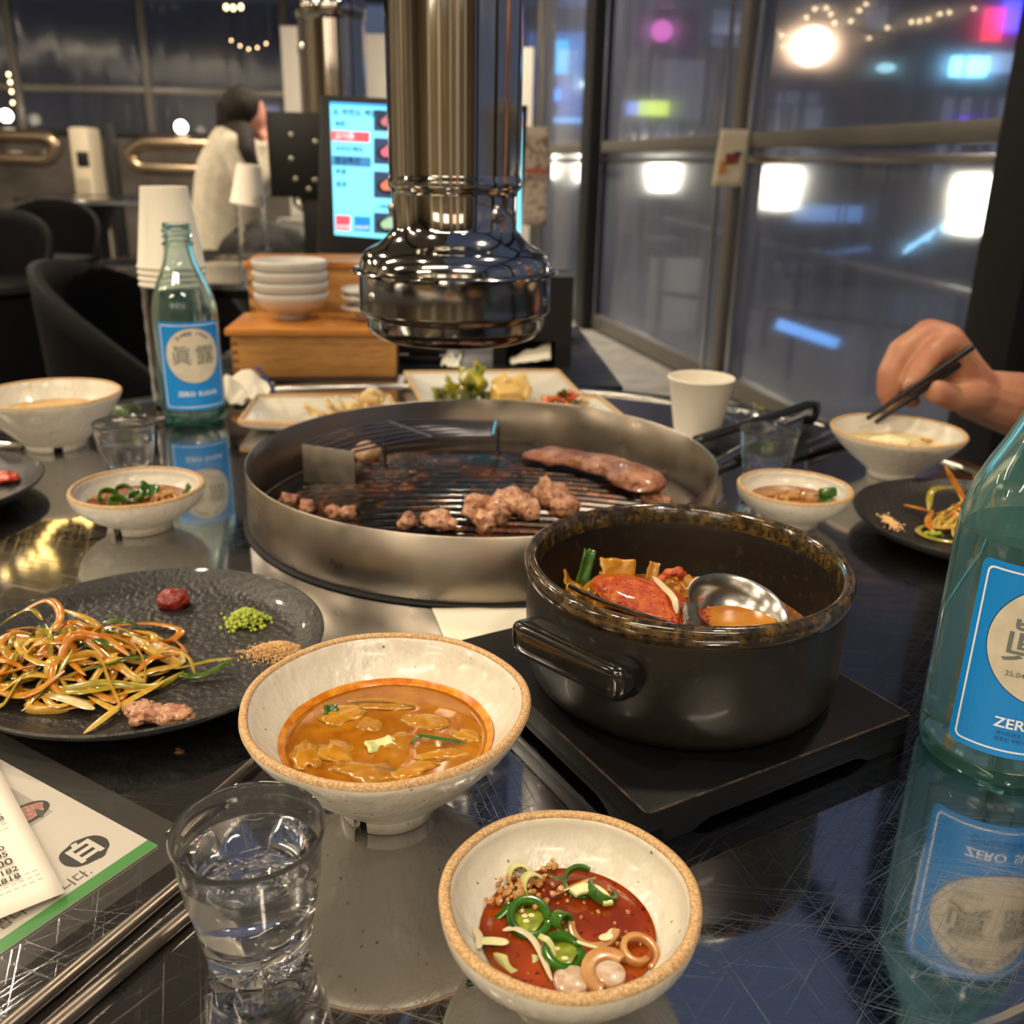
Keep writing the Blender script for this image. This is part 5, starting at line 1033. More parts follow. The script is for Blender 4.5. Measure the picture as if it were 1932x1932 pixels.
ui('side_strip', R4(976, 216, 984, 243), '#d84a60', 1.0, .0007, scr)
M('screen_text', '#123a6a', .6); M('screen_text_light', '#e8f4ff', .6, emit=('#e8f4ff', .8))
eX = e1.normalized(); eY = -e2.normalized()
def uit(body, u, v, size, light=False): 
    o_ = onp(u, v) - tbl + nT * .0013; me = map_mesh(text_mesh(body, size, 'LEFT', size * .02), lambda co: o_ + eX * co.x + eY * co.y); link('screen_lettering', me, MATS['screen_text_light' if light else 'screen_text'], scr)
for body, u, v, s, l in (('ⓔ 하천도 백암리', 626, 212, .0105, 0), ('세트', 630, 234, .009, 0), ('고기류', 630, 257, .0105, 1), ('사이드메뉴', 631, 281, .009, 0), ('점심특선', 631, 303, .010, 0), ('주류', 632, 325, .009, 0), ('음료', 633, 348, .009, 0), ('직원호출', 634, 428, .0055, 1), ('주문내역', 670, 430, .0055, 1), ('스페셜', 710, 390, .0065, 0)): uit(body, u, v, s, bool(l))
pst = PX(783, 715, -.002); MB().box(Vector((pst.x, 1.40, T + .05)) - tbl, (.045, .03, .26)).build('post', MATS['black_plastic'], tab, bevel=.003)
pb = PY(780, 648, 1.375); MB().box(pb - tbl, (.10, .02, .028)).build('bracket', MATS['black_plastic'], tab, bevel=.003)
MB().box(Vector((pst.x, 1.42, T + .004)) - tbl, (.11, .10, .010)).build('base', MATS['black_plastic'], tab, bevel=.003)
# tissue dispenser
dl, dr = PY(930, 600, 1.37), PY(1080, 600, 1.37); dh = PY(1080, 522, 1.37).z - T + .002; dw = dr.x - dl.x
dsp = thing('tissue_dispenser', 'black tissue dispenser with white tissue showing in its slot', 'dispenser', ((dl.x + dr.x) / 2, 1.41, T - .002))
zs0, zs1 = PY(1000, 690, 1.37).z - T + .002, PY(1000, 642, 1.37).z - T + .002
xl, xr = PY(955, 660, 1.37).x - dsp.location.x, PY(1047, 660, 1.37).x - dsp.location.x
mbd = MB(); mbd.box((0, .04, dh / 2), (dw, .02, dh)); mbd.box((0, -.0, (dh + zs1) / 2), (dw, .09, dh - zs1)); mbd.box((0, 0, zs0 / 2), (dw, .09, zs0)); mbd.box(((xr + dw / 2) / 2, 0, (zs0 + zs1) / 2), (dw / 2 - xr, .09, zs1 - zs0)); mbd.box(((xl - dw / 2) / 2, 0, (zs0 + zs1) / 2), (dw / 2 + xl, .09, zs1 - zs0))
mbd.build('case', MATS['black_plastic'], dsp, smooth=False)
o = MB().grid(14, 10, lambda u, v: Vector((xl + .006 + (xr - xl - .012) * u, -.048 + .02 * v, zs0 + .002 + (zs1 - zs0 - .006) * (.25 + .75 * u) * (.3 + .7 * v) + .004 * noise.noise(Vector((u * 4, v * 4, 1)))))).build('paper_tissue', PAPER, solid=.0006); o.location = dsp.location; tag(o, 'white tissue sticking out of the black dispenser slot', 'tissue')
napkin('paper_napkin', 'small white folded paper standing behind the pickled greens', [(832, 700), (865, 702), (872, 680), (836, 678)], .004, PAPER, .002, 8, .01)
# ------------------------------------------------------------------ neighbouring tables, chairs and people
def round_table(label, c, R, mat=None):
    t = thing('round_table', label, 'table', (c[0], c[1], 0), group='round steel tables further back')
    MB().lathe([(0, .72), (R - .01, .72), (R, .73), (R + .004, .742), (R, .752), (R - .008, .754), (R - .014, .75), (0, .75)], 80).build('tabletop', TABLE_STEEL, t, ang=40)
    MB().lathe([(0, .72), (.18, .72), (.1, .6), (.06, .5), (.06, .05), (.22, .02), (.22, 0), (0, 0)], 32).build('pedestal', MATS['dark_frame'], t); return t
N1 = (-.66, 2.72); N2 = (-.72, 5.05); N3 = (-3.1, 7.3)
round_table('round steel table behind the cup stack with a duct above it', N1, .5); round_table('round steel table the seated person leans on', N2, .5); round_table('round steel table far left by the window', N3, .55)
def lower_rim(): pass
def tub_chair(label, c, rz, s=1.0):
    t = thing('tub_chair', label, 'chair', (c[0], c[1], 0), rz, 'black tub chairs')
    n = 32; R_ = .27 * s
    def back(u, v):
        a = radians(-25) + radians(230) * u; top = .44 * s + .34 * s * (sin(pi * u) ** .7) ; z = .40 * s + (top - .40 * s) * v; r = R_ * (1 + .06 * v); return Vector((r * cos(a), r * sin(a), z))
    MB().grid(n, 8, back).build('backrest', M('chair_black', '#060608', .75, spec=.12), t, solid=.025)
    MB().lathe([(0, .40 * s), (R_ * .9, .40 * s), (R_, .43 * s), (R_ * .95, .46 * s), (0, .47 * s)], 36).build('seat', M('chair_black', '#060608', .75, spec=.12), t)
    MB().lathe([(0, .40 * s), (R_ * .97, .40 * s), (R_ * .93, .2 * s), (R_ * .86, .0), (0, 0)], 36).build('base', M('chair_black', '#060608', .75, spec=.12), t); return t
def chair_at(label, u, v, Y, rz): p = PY(u, v, Y); tub_chair(label, (p.x, Y), rz)
chair_at('black tub chair in front of the white air conditioner', 98, 500, 5.9, radians(15)); chair_at('black tub chair cut off by the left edge', -15, 560, 4.6, radians(10)); p = PY(385, 620, 1.98); tub_chair('black tub chair nearest, behind the left soup bowl', (p.x, 1.98), radians(95), 1.06); chair_at('black tub chair in shadow beside the seated person', 360, 420, 5.6, radians(-60))
# cups and bottle on the neighbouring table
q = PX(481, 486, 0); wb2 = thing('water_bottle', 'clear ridged water bottle under a tilted paper cup on the next table', 'bottle', (q.x, q.y, T))
MB().lathe([(0, .002), (.038, 0), (.043, .004)] + [(.043 + (.0016 if i % 2 else 0), .01 + .014 * i) for i in range(12)] + [(.038, .178), (.02, .2), (.016, .215), (.0145, .215), (.018, .198), (.036, .176)] + [(.0415, .164 - .014 * i) for i in range(11)] + [(.04, .006), (0, .0055)], 48).build('bottle_body', PETM, wb2, ang=30)
o = cup_mesh().build('paper_cup', CUPW, ang=40); o.scale = (1.42, 1.42, 1.5); o.rotation_euler = (pi, .12, 0); o.location = (q.x + .003, q.y, T + .262); tag(o, 'large upturned paper cup tilted on the far water bottle', 'cup')
# far ducts over the other tables
def far_duct(label, c, r, z0):
    t = thing('extraction_duct', label, 'duct', (c[0], c[1], z0), group='far extraction ducts'); MB().lathe([(r, 0), (r, 2.78 - z0)], 48).build('pipe', CHR, t); MB().lathe([(r * 1.0, .0), (r * 1.5, -.03), (r * 1.7, -.07), (r * 1.6, -.13), (r * 1.3, -.15), (r * 1.2, -.1)], 48).build('hood', CHR, t)
    MB().lathe([(r, .29), (r * 1.08, .30), (r * 1.08, .33), (r, .34)], 48).build('collar', CHR, t)
p = PY(632, 120, 2.55); far_duct('steel duct above the next table beside the tablet', (p.x, 2.55), .075, T + .30)
p = PY(585, 120, 4.9); far_duct('thinner steel duct further back left of the near far duct', (p.x, 4.9), .05, T + .45)
# back of another tablet
q1 = PY(560, 290, 2.35); tb = thing('order_tablet', 'black back of a second tablet with screw holes left of the lit screen', 'tablet', (q1.x, 2.35, T)); 
hw_ = 92 * 2.35 / FPX / 2 * 1.05; z0_, z1_ = PY(560, 372, 2.35).z - T, PY(560, 212, 2.35).z - T
MB().box((.0, 0, (z0_ + z1_) / 2), (hw_ * 2, .03, z1_ - z0_), RZ(.05)).build('casing', MATS['black_plastic'], tb, bevel=.003); MB().box((0.03, .02, z0_ / 2), (.05, .03, z0_ + .1)).build('post', MATS['black_plastic'], tb, bevel=.003); MB().box((.03, .02, .005), (.12, .12, .01)).build('base', MATS['black_plastic'], tb, bevel=.002)
for (u, v) in ((550, 255), (595, 268), (550, 300), (558, 338), (594, 340), (583, 357)):
    p = PY(u, v, 2.333) - tb.location; mb = MB().lathe([(0, .004), (.006, .003), (.0075, 0), (0, 0)], 12); mb.v = [Vector((a.x, -a.z, a.y)) + p for a in mb.v]; mb.build('screw', MATS['steel'], tb)
# white pillars and signs by the corner
for i, (u0, u1, v0, v1, Y, lb) in enumerate(((530, 592, 50, 208, 6.2, 'white panel board left of the far ducts'), (690, 742, 65, 182, 6.6, 'white panel board between the far ducts and the near duct'), (975, 1004, 90, 215, 6.0, 'white panel board right of the near duct'))):
    a_, b_ = PY(u0, v0, Y), PY(u1, v1, Y); o = MB().box((0, 0, 0), (b_.x - a_.x, .06, a_.z - 0)).build('white_panel', M('white_panel', '#b9b5ae', .6), bevel=.004); o.location = ((a_.x + b_.x) / 2, Y, a_.z / 2); tag(o, lb, 'panel', 'white panel boards in the corner')
a_, b_ = PY(1352, 258, 3.45), PY(1410, 352, 3.45)
pz = WR(3.42, 0, -.05)
nt = thing('paper_notice', 'small printed paper notice taped to the window mullion', 'notice', (PY(1380, 300, 3.38).x, 3.38, PY(1380, 352, 3.38).z))
nw, nh = 56 * 3.4 / FPX, 94 * 3.4 / FPX
MB().grid(6, 8, lambda u, v: Vector((nw * (u - .5) + .016 * (v - .5) * 1, .02 * (u - .5) + .006 * sin(v * 3), nh * v))).build('sheet', M('notice_paper', '#d6c9b0', .6), nt, solid=.0006)
for i, (x0, x1, z0, z1, c) in enumerate(((-.2, .25, .38, .58, '#8a3a34'), (-.35, -.1, .2, .45, '#c88a4a'), (.05, .3, .5, .62, '#4a5a5a'))):
    mt = M('notice_print%d' % i, c, .6); me = flat_poly([(x0, z0), (x1, z0 + .04), (x1, z1), (x0, z1)]); me = map_mesh(me, lambda co: Vector((co.x * nw + .016 * (co.y - .5), .02 * co.x - .004, co.y * nh))); link('print', me, mt, nt)
nt2 = thing('hanging_banner', 'printed hanging paper banner right of the tablet by the window', 'banner', (PY(1010, 350, 2.6).x, 2.6, PY(1010, 425, 2.6).z))
MB().grid(6, 10, lambda u, v: Vector((.062 * (u - .5), .01 * sin(v * 4), .24 * v))).build('sheet', M('banner_paper', '#b8a89a', .7, noise=(60, .5, .6, '#7a6a5c')), nt2, solid=.001)
MB().box((0, -.014, .135), (.055, .002, .01)).build('print', M('banner_red', '#b04a34', .6), nt2)
# air conditioner and pipes at the back
a_, b_ = PY(135, 240, 8.7), PY(200, 470, 8.7)
ac = thing('air_conditioner', 'tall cream floor standing air conditioner at the back wall', 'air conditioner', ((a_.x + b_.x) / 2, 8.75, 0)); aw = b_.x - a_.x; ah = a_.z
MB().box((0, 0, ah / 2 + .04), (aw, .28, ah - .08)).build('cabinet', M('cream_plastic', '#b5ab97', .45), ac, bevel=.03); MB().box((.02, -.142, ah * .80), (aw * .62, .01, .12)).build('display', MATS['black_plastic'], ac, bevel=.004); MB().box((0, 0, .04), (aw * .9, .26, .08)).build('plinth', MATS['black_matte'], ac)
for k in range(9): MB().box((.0, -.143, ah * .55 + .02 * k), (aw * .7, .006, .007)).build('louvre', MATS['cream_plastic'], ac)
a_ = PY(205, 240, 8.5); o = MB().box((0, 0, .65), (.08, .08, 1.3)).build('steel_post', MATS['dark_frame'], bevel=.01); o.location = (a_.x, 8.5, 0); tag(o, 'dark steel post right of the air conditioner', 'post')
def u_pipe(label, pts, Y):
    P = [PY(u, v, Y) for u, v in pts]; c = P[0].copy(); c.z = 0; o = MB().tube(curve_pts([p - c for p in P], 40), .06, 12).build('bent_pipe', M('dull_pipe', '#8c7c68', .3, .9)); o.location = c; tag(o, label, 'pipe', 'bent pipes along the half wall')
u_pipe('bent metal pipe along the half wall behind the seated person', [(480, 275), (400, 273), (300, 270), (262, 274), (246, 293), (262, 314), (300, 318), (400, 322), (480, 326)], 8.9)
u_pipe('bent metal pipe along the half wall left of the air conditioner', [(-40, 255), (30, 257), (85, 260), (104, 277), (88, 300), (30, 300), (-40, 298)], 8.6)
# small warm lamps on the back sill
for u, v, lb in ((342, 243, 'round glowing lamp on the back sill left of the seated person'), (12, 222, 'glowing lamp on the back sill at the left edge')):
    p = PY(u, v, 9.0); t = thing('sill_lamp', lb, 'lamp', p - Vector((0, 0, .06))); MB().lathe([(0, 0), (.05, 0), (.05, .02), (.02, .03)], 20).build('foot', MATS['dark_frame'], t); MB().blob((0, 0, .075), (.052, .052, .052), 3, 0).build('globe', M('globe_glow', '#ffffff', .4, emit=((1, .85, .6), 14)), t)
# strings of small bulbs under the ceiling
def bulb_string(label, pts, nb, mat, r=.016, wire=.003, grp='strings of small bulbs'):
    c = Vector(pts[0]); t = thing('light_string', label, 'lights', c, group=grp); P = curve_pts([Vector(p) - c for p in pts], 40); MB().tube(P, wire, 5).build('cable', MATS['black_matte'], t)
    for q in (P[0], P[-1]): MB().tube([q, Vector((q.x, q.y, 2.8 - c.z))], wire * .7, 5).build('hanger', MATS['black_matte'], t)
    for i in range(nb): q = P[int((i + .5) / nb * 39)]; MB().blob(q - Vector((0, 0, r * 1.6)), (r, r, r * 1.3), 2, 0).build('bulb', mat, t)
W_ = M('bulb_soft', '#ffffff', .4, emit=((1, .68, .3), 6)); W2_ = M('bulb_yellow', '#ffffff', .4, emit=((1, .62, .16), 5))
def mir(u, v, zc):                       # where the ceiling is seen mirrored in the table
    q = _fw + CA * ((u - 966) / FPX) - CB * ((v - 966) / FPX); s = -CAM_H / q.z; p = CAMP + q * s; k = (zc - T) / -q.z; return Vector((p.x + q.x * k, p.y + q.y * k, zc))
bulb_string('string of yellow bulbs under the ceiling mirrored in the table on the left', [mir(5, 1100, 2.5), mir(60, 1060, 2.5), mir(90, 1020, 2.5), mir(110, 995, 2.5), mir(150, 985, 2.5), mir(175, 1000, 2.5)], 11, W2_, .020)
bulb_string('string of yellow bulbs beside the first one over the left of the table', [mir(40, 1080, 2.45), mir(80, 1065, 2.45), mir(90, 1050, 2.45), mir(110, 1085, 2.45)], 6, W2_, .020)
bulb_string('string of small bulbs hanging before the back window at the left edge', [PY(14, 130, 7.6), PY(20, 160, 7.6), PY(24, 200, 7.6)], 4, W_, .010)
bulb_string('short string of bulbs on the beam above the back window', [PY(420, 6, 5.2), PY(440, 8, 5.2), PY(462, 5, 5.2)], 3, W_, .010)
bulb_string('string of dim bulbs before the back window above the seated person', [PY(430, 70, 8.8), PY(470, 90, 8.8), PY(510, 76, 8.8)], 5, W_, .007)
# ------------------------------------------------------------------ the diner's hand on the right
SKIN = M('skin', '#c08a6a', .5, noise=(40, .4, .7, '#b0705a'), sss=.15, sssr=(.012, .005, .003)); NAIL = M('nail', '#d6a898', .3, coat=.3)
def H(u, v, Y, r): return (PY(u, v, Y), r)
dn = thing('person', 'right arm of a diner holding black chopsticks over the right bowl', 'person', PY(1800, 720, .97)); dl_ = dn.location
def hp_(*a): return [(PY(u, v, Y) - dl_, r) for (u, v, Y, r) in a]
WR_ = (1842, 745, .985, .027)
ch = [hp_(WR_, (1815, 705, .968, .024), (1788, 643, .946, .0165)), hp_(WR_, (1795, 695, .972, .023), (1752, 634, .956, .0165)), hp_(WR_, (1785, 705, .982, .021), (1726, 652, .972, .0150)), hp_(WR_, (1790, 725, .992, .019), (1712, 678, .985, .0130)),
      hp_((1788, 643, .946, .0165), (1752, 632, .956, .0165), (1726, 652, .972, .015), (1712, 678, .985, .013)),
      hp_((1788, 643, .946, .0160), (1757, 668, .928, .0124), (1733, 700, .918, .0108), (1716, 726, .914, .0092)),
      hp_((1752, 634, .956, .0160), (1700, 662, .938, .0128), (1677, 705, .926, .0113), (1673, 740, .922, .0098), (1683, 764, .921, .0082)),
      hp_((1726, 652, .972, .0150), (1684, 688, .955, .0118), (1680, 728, .946, .0104), (1700, 752, .944, .0088)),
      hp_((1712, 678, .985, .0130), (1684, 712, .975, .0102), (1700, 745, .965, .0088), (1722, 757, .962, .0078)),
      hp_(WR_, (1826, 742, .957, .0205), (1798, 750, .936, .0140), (1763, 736, .914, .0120))]
sh = PY(2105, 795, 1.09); e0 = sh - dl_
ch.append(hp_(WR_, (1925, 765, 1.02, .036), (2000, 775, 1.05, .042)) + [(e0, .045), (e0 + Vector((.16, .02, .12)), .052), (e0 + Vector((.27, .03, .24)), .068), (e0 + Vector((.33, -.13, .22)), .10), (e0 + Vector((.34, -.15, -.02)), .125), (e0 + Vector((.34, -.15, -.25)), .135)])
ch.append([(e0 + Vector((.33, -.13, .22)), .09), (e0 + Vector((.32, -.14, .36)), .055), (e0 + Vector((.30, -.14, .47)), .085), (e0 + Vector((.31, -.14, .54)), .08)])
flesh('body', ch, SKIN, dn, .0021, 3)
flesh('shirt', [[(e0 + Vector((.14, .018, .105)), .066), (e0 + Vector((.27, .03, .24)), .082), (e0 + Vector((.33, -.13, .22)), .115), (e0 + Vector((.34, -.15, -.02)), .14), (e0 + Vector((.34, -.15, -.27)), .15)]], M('dark_shirt', '#2a2426', .8), dn, .012)
p = PY(1714, 726, .9085) - dl_; MB().blob(p, (.0062, .0022, .0066), 3, 0, rot=RE(.3, -.4, .1)).build('fingernail', NAIL, dn)
rod('black_chopstick', 'upper black chopstick held in the hand on the right', 'chopstick', PY(1834, 655, .922), PY(1636, 790, .892), .0034, .0022, MATS['black_plastic'], 'black chopsticks in the hand', 1)
rod('black_chopstick', 'lower black chopstick held in the hand on the right', 'chopstick', PY(1810, 688, .922), PY(1652, 797, .890), .0034, .0022, MATS['black_plastic'], 'black chopsticks in the hand', 1)
# ------------------------------------------------------------------ the seated person at the back
YW = 4.55
wm = thing('person', 'long haired person in a cream sweater sitting side on at the far table', 'person', Vector((PY(432, 420, YW).x, YW, .45))); wl = wm.location
def Wn(u, v, dY, r): return (PY(u, v, YW + dY) - wl, r)
hip = PY(425, 470, YW) - wl
nodes = [(hip, (.15, .13)), Wn(424, 400, 0, (.135, .12)), Wn(432, 330, 0, (.135, .12)), Wn(446, 285, 0, (.12, .10)), Wn(459, 262, 0, (.05, .05)), Wn(464, 248, 0, (.052, .055)), Wn(470, 228, 0, (.078, .085)), Wn(468, 206, 0, (.072, .078)),
         Wn(448, 282, -.15, (.055, .055)), Wn(470, 345, -.19, (.045, .045)), Wn(500, 330, -.12, (.035, .035)), Wn(503, 285, -.06, (.028, .028)), Wn(500, 262, -.04, (.026, .03)),
         Wn(452, 282, .15, (.055, .055)), Wn(485, 350, .18, (.045, .045)), Wn(510, 330, .10, (.035, .035)), Wn(512, 285, .03, (.028, .028)), Wn(506, 262, .02, (.026, .03)),
         (hip + Vector((.38, -.10, .02)), (.08, .08)), (hip + Vector((.40, -.10, -.40)), (.05, .05)), (hip + Vector((.38, .10, .02)), (.08, .08)), (hip + Vector((.40, .10, -.40)), (.05, .05))]
edges = [(0, 1), (1, 2), (2, 3), (3, 4), (4, 5), (5, 6), (6, 7), (3, 8), (8, 9), (9, 10), (10, 11), (11, 12), (3, 13), (13, 14), (14, 15), (15, 16), (16, 17), (0, 18), (18, 19), (0, 20), (20, 21)]
R1 = lambda i: (nodes[i][0], sum(nodes[i][1]) / 2)
flesh('body', [[R1(i) for i in (0, 1, 2, 3, 4, 5, 6, 7)], [R1(i) for i in (3, 8, 9, 10, 11, 12)], [R1(i) for i in (3, 13, 14, 15, 16, 17)], [(hip, .11), (nodes[18][0], .065), (nodes[19][0], .045)], [(hip, .11), (nodes[20][0], .065), (nodes[21][0], .045)]], M('skin_far', '#c88a78', .5, sss=.1), wm, .012)
KN = M('cream_knit', '#c9c0ae', .85, noise=(30, .4, .7, '#b5ac9a'), bump=(120, .4, .01))
G_ = lambda i: (R1(i)[0], R1(i)[1] + .02)
flesh('sweater', [[G_(i) for i in (0, 1, 2, 3)], [G_(i) for i in (3, 8, 9, 10, 11)], [G_(i) for i in (3, 13, 14, 15, 16)]], KN, wm, .012, 8)
flesh('trousers', [[(hip, .16), (nodes[18][0], .09), (nodes[19][0], .07)], [(hip, .16), (nodes[20][0], .09), (nodes[21][0], .07)]], MATS['black_matte'], wm, .014)
HAIR = M('dark_hair', '#0e0b0a', .6, spec=.25, noise=(8, .4, .7, '#2a1f1a'), stretch=(8, 8, .6), bump=(60, .4, .01))
hc = PY(462, 216, YW) - wl
hr = MB().blob(hc + Vector((-.012, 0, .012)), (.100, .098, .108), 4, .04)
hr.tube(curve_pts([hc + Vector((-.03, 0, .03)), hc + Vector((-.055, 0, -.08)), PY(455, 252, YW - .08) - wl, PY(464, 280, YW - .19) - wl, PY(479, 316, YW - .22) - wl], 24), [.092 - .0029 * i for i in range(24)], 14)
hr.build('hair', HAIR, wm)
fc = PY(478, 224, YW) - wl
MB().blob(fc + Vector((.042, 0, -.004)), (.022, .014, .016), 3, .05).build('nose', MATS['skin_far'], wm)
for s in (-1, 1): MB().blob(fc + Vector((.040, s * .032, .016)), (.008, .010, .006), 2, 0).build('eye', M('eye_dark', '#1a1512', .2), wm)
MB().blob(fc + Vector((.044, 0, -.038)), (.009, .022, .007), 2, 0).build('mouth', M('lips', '#a84a48', .4), wm)
# ------------------------------------------------------------------ the street outside the windows
ASPH = M('asphalt', '#4a4b50', .6, noise=[(2, .35, .7, '#3a3b40'), (60, .4, .65, '#565659')], bump=(80, .2, .004))
GZ = -.6
struct(MB().box((21.6, 14, GZ - .06), (40, 60, .1)).build('ground', ASPH, smooth=False), 'grey street outside the windows')
BLD = [M('facade_%d' % i, c, .8, noise=(1.2, .35, .7, c2)) for i, (c, c2) in enumerate((('#2a3042', '#343a4c'), ('#3a3a46', '#2c2e3a'), ('#343244', '#2a2a3c'), ('#3d4250', '#2f3442')))]
def facade(label, u0, u1, Y, hgt, k, dep=2):
    a, b = PY(u0, 300, Y), PY(u1, 300, Y); t = thing('city_building', label, 'building', ((a.x + b.x) / 2, Y + dep / 2, 0)); w_ = b.x - a.x
    MB().box((0, 0, hgt / 2 + GZ / 2), (w_, dep, hgt - GZ)).build('wall', BLD[k], t)
    n = max(2, int(w_ / 1.5)); g = M('dark_window', '#1c2636', .15); g2 = M('lit_window', '#5a6a8a', .3, emit=((.45, .5, .7), .25))
    for i in range(n):
        for j in range(max(1, int(hgt / 2.6))):
            o = MB().box((-w_ / 2 + (i + .5) * w_ / n, -dep / 2 - .01, 1.5 + 2.6 * j), (w_ / n * .6, .05, 1.3)).build('window', g2 if (i * 7 + j * 3) % 5 == 0 else g, t)
    return t
facade('dark office block behind the left posts of the window wall', 940, 1180, 17, 9, 0); facade('grey shop building behind the small notice', 1180, 1420, 22, 8, 3); facade('dark building behind the round street lamp', 1420, 1720, 19, 9, 2); facade('dark building at the right behind the neon signs', 1720, 2150, 16, 10, 1)
facade('low dark building beyond the back window', -250, 560, 22, 6, 1)
def lit(name, label, cat, u0, v0, u1, v1, Y, col, st, dep=.12, round_=False, post=True):
    a, b = PY(u0, v0, Y), PY(u1, v1, Y); w_, h_ = b.x - a.x, a.z - b.z; c = Vector(((a.x + b.x) / 2, Y, b.z)); t = thing(name, label, cat, c)
    mt = M('glow_%s_%s' % (col.strip('#'), st), '#cccccc', .5, emit=(col, st))
    if round_: MB().blob((0, 0, h_ / 2), (w_ / 2, w_ / 2, h_ / 2), 3, 0).build('globe', mt, t)
    else: MB().box((0, 0, h_ / 2), (w_, dep, h_)).build('light_panel', mt, t, bevel=.01); MB().box((0, dep * .6, h_ / 2), (w_ * 1.06, dep * .8, h_ * 1.1)).build('housing', MATS['dark_frame'], t)
    if post and c.z > .1: MB().box((0, dep * .8, (GZ - c.z) / 2 + h_ * .2), (.06, .06, c.z - GZ + h_ * .4)).build('post', MATS['dark_frame'], t)
    return t
def lantern(label, u, v, Y, w_, h_):
    p = PY(u, v, Y); t = thing('garden_lantern', label, 'lamp', (p.x, Y, 0), group='white lanterns in a row outside'); z = p.z; GL = M('lantern_glow', '#ffffff', .4, emit=((1, .93, .72), 13))
    MB().lathe([(0, z - h_ / 2), (w_ * .38, z - h_ / 2), (w_ * .5, z + h_ * .2), (w_ * .46, z + h_ / 2), (0, z + h_ / 2)], 20).build('shade', GL, t); MB().lathe([(0, z + h_ / 2), (w_ * .52, z + h_ / 2), (w_ * .2, z + h_ * .72), (0, z + h_ * .75)], 20).build('cap', MATS['dark_frame'], t); MB().lathe([(.02, GZ), (.02, z - h_ / 2), (0, z - h_ / 2)], 12).build('post', MATS['dark_frame'], t)
lantern('white lantern outside, left of the paper notice', 1252, 330, 7.2, .20, .22); lantern('large white lantern outside, right of the paper notice', 1471, 354, 5.9, .21, .23); lantern('white lantern outside partly behind the right post', 1843, 385, 4.5, .20, .25); lantern('small white lantern right of the tablet, left of the dark post', 1035, 312, 9.6, .15, .24); lantern('white lantern close left of the dark window post', 1104, 318, 9.0, .15, .24)
lit('street_lamp', 'big round peach coloured street lamp outside', 'lamp', 1497, 48, 1566, 126, 9.5, '#ffd2a8', 9, round_=True)
lit('shop_sign_or_sheen', 'bright blue and white shop sign at the upper right', 'sign', 1796, 106, 1856, 146, 11, '#7fd0ff', 5)
for i, (u0, u1) in enumerate(((1866, 1880), (1886, 1902))): lit('sign_letter', ['dim pale sign letter next to the blue shop sign', 'dim pale sign letter nearest the right post'][i], 'sign', u0, 100, u1, 138, 11, '#b0c8ff', .7)
lit('neon_sign', 'vertical red neon sign at the upper right', 'sign', 1860, 15, 1884, 78, 12, '#e01c1c', 3); lit('neon_sign', 'blue neon sign at the upper right corner', 'sign', 1897, 0, 1932, 60, 12, '#2a3cff', 4); lit('neon_sign', 'purple light box low at the right', 'sign', 1812, 220, 1856, 248, 12.5, '#5a30e0', 2.4)
lit('shop_sign_or_sheen', 'green and yellow glowing shop sign', 'sign', 1204, 190, 1260, 219, 12, '#c8e04a', 2); lit('shop_sign_or_sheen', 'small blue sign beside the green one', 'sign', 1184, 192, 1203, 217, 12, '#6a80ff', 1.8); lit('neon_sign', 'round pink glowing sign high behind the window', 'sign', 1230, 36, 1268, 80, 14, '#e060c0', 1.8, round_=True)
lit('street_lamp', 'small pale cyan street light behind the window', 'lamp', 1655, 118, 1688, 138, 13, '#a8f0ff', 1.8, round_=True)
lit('lit_shopfront', 'glowing cyan shopfront left of the dark post', 'sign', 1036, 75, 1070, 140, 13, '#38b4f0', 2.4); lit('lit_shopfront', 'broad dim blue shopfront left of the dark post', 'sign', 1000, 60, 1125, 222, 14, '#3a78d8', .8); lit('street_lamp', 'bright white light just left of the dark post', 'lamp', 1096, 151, 1122, 169, 12, '#d8f8ff', 5, round_=True); lit('shop_sign_or_sheen', 'small blue sign low beside the dark post', 'sign', 1034, 168, 1056, 190, 12.5, '#1c8cff', 3); lit('shop_sign_or_sheen', 'pale blue light strip above the pavement', 'sign', 1030, 222, 1114, 232, 12.2, '#6ab8ff', 2)
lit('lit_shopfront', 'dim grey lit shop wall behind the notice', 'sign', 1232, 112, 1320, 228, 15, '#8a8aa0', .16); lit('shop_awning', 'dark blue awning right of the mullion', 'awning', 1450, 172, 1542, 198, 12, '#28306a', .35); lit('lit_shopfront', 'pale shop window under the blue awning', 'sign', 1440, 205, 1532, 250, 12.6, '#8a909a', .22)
lit('shop_awning', 'long pale light tube high outside', 'lamp', 1345, 48, 1405, 66, 10, '#5a7ab0', .5)
# strings of little bulbs outside
def dots(label, pts, Y, r): 
    c = PY(*pts[0], Y); t = thing('light_string', label, 'lights', c, group='bulb strings outside'); P = [PY(u, v, Y) - c for u, v in pts]; MB().tube(P, .004, 5).build('cable', MATS['black_matte'], t)
    for q in (P[0], P[-1]): MB().tube([q, Vector((q.x, q.y, GZ - c.z))], .012, 6).build('pole', MATS['dark_frame'], t)
    for q in P: MB().blob(q - Vector((0, 0, r)), (r, r, r), 2, 0).build('bulb', M('bulb_dim', '#ffffff', .4, emit=((1, .7, .38), 5)), t)
dots('string of orange bulbs outside above the round street lamp', [(1475, 62), (1522, 28), (1538, 12), (1560, 10), (1568, 22), (1575, 38), (1606, 35), (1622, 15), (1634, 3)], 8.0, .017); dots('string of orange bulbs outside right of the round street lamp', [(1640, 68), (1675, 48), (1720, 37), (1736, 36), (1752, 32), (1774, 22), (1792, 19), (1838, 12)], 8.2, .016); dots('drooping bulbs beside the round street lamp', [(1468, 55), (1474, 70), (1478, 84), (1490, 86)], 8.1, .012)
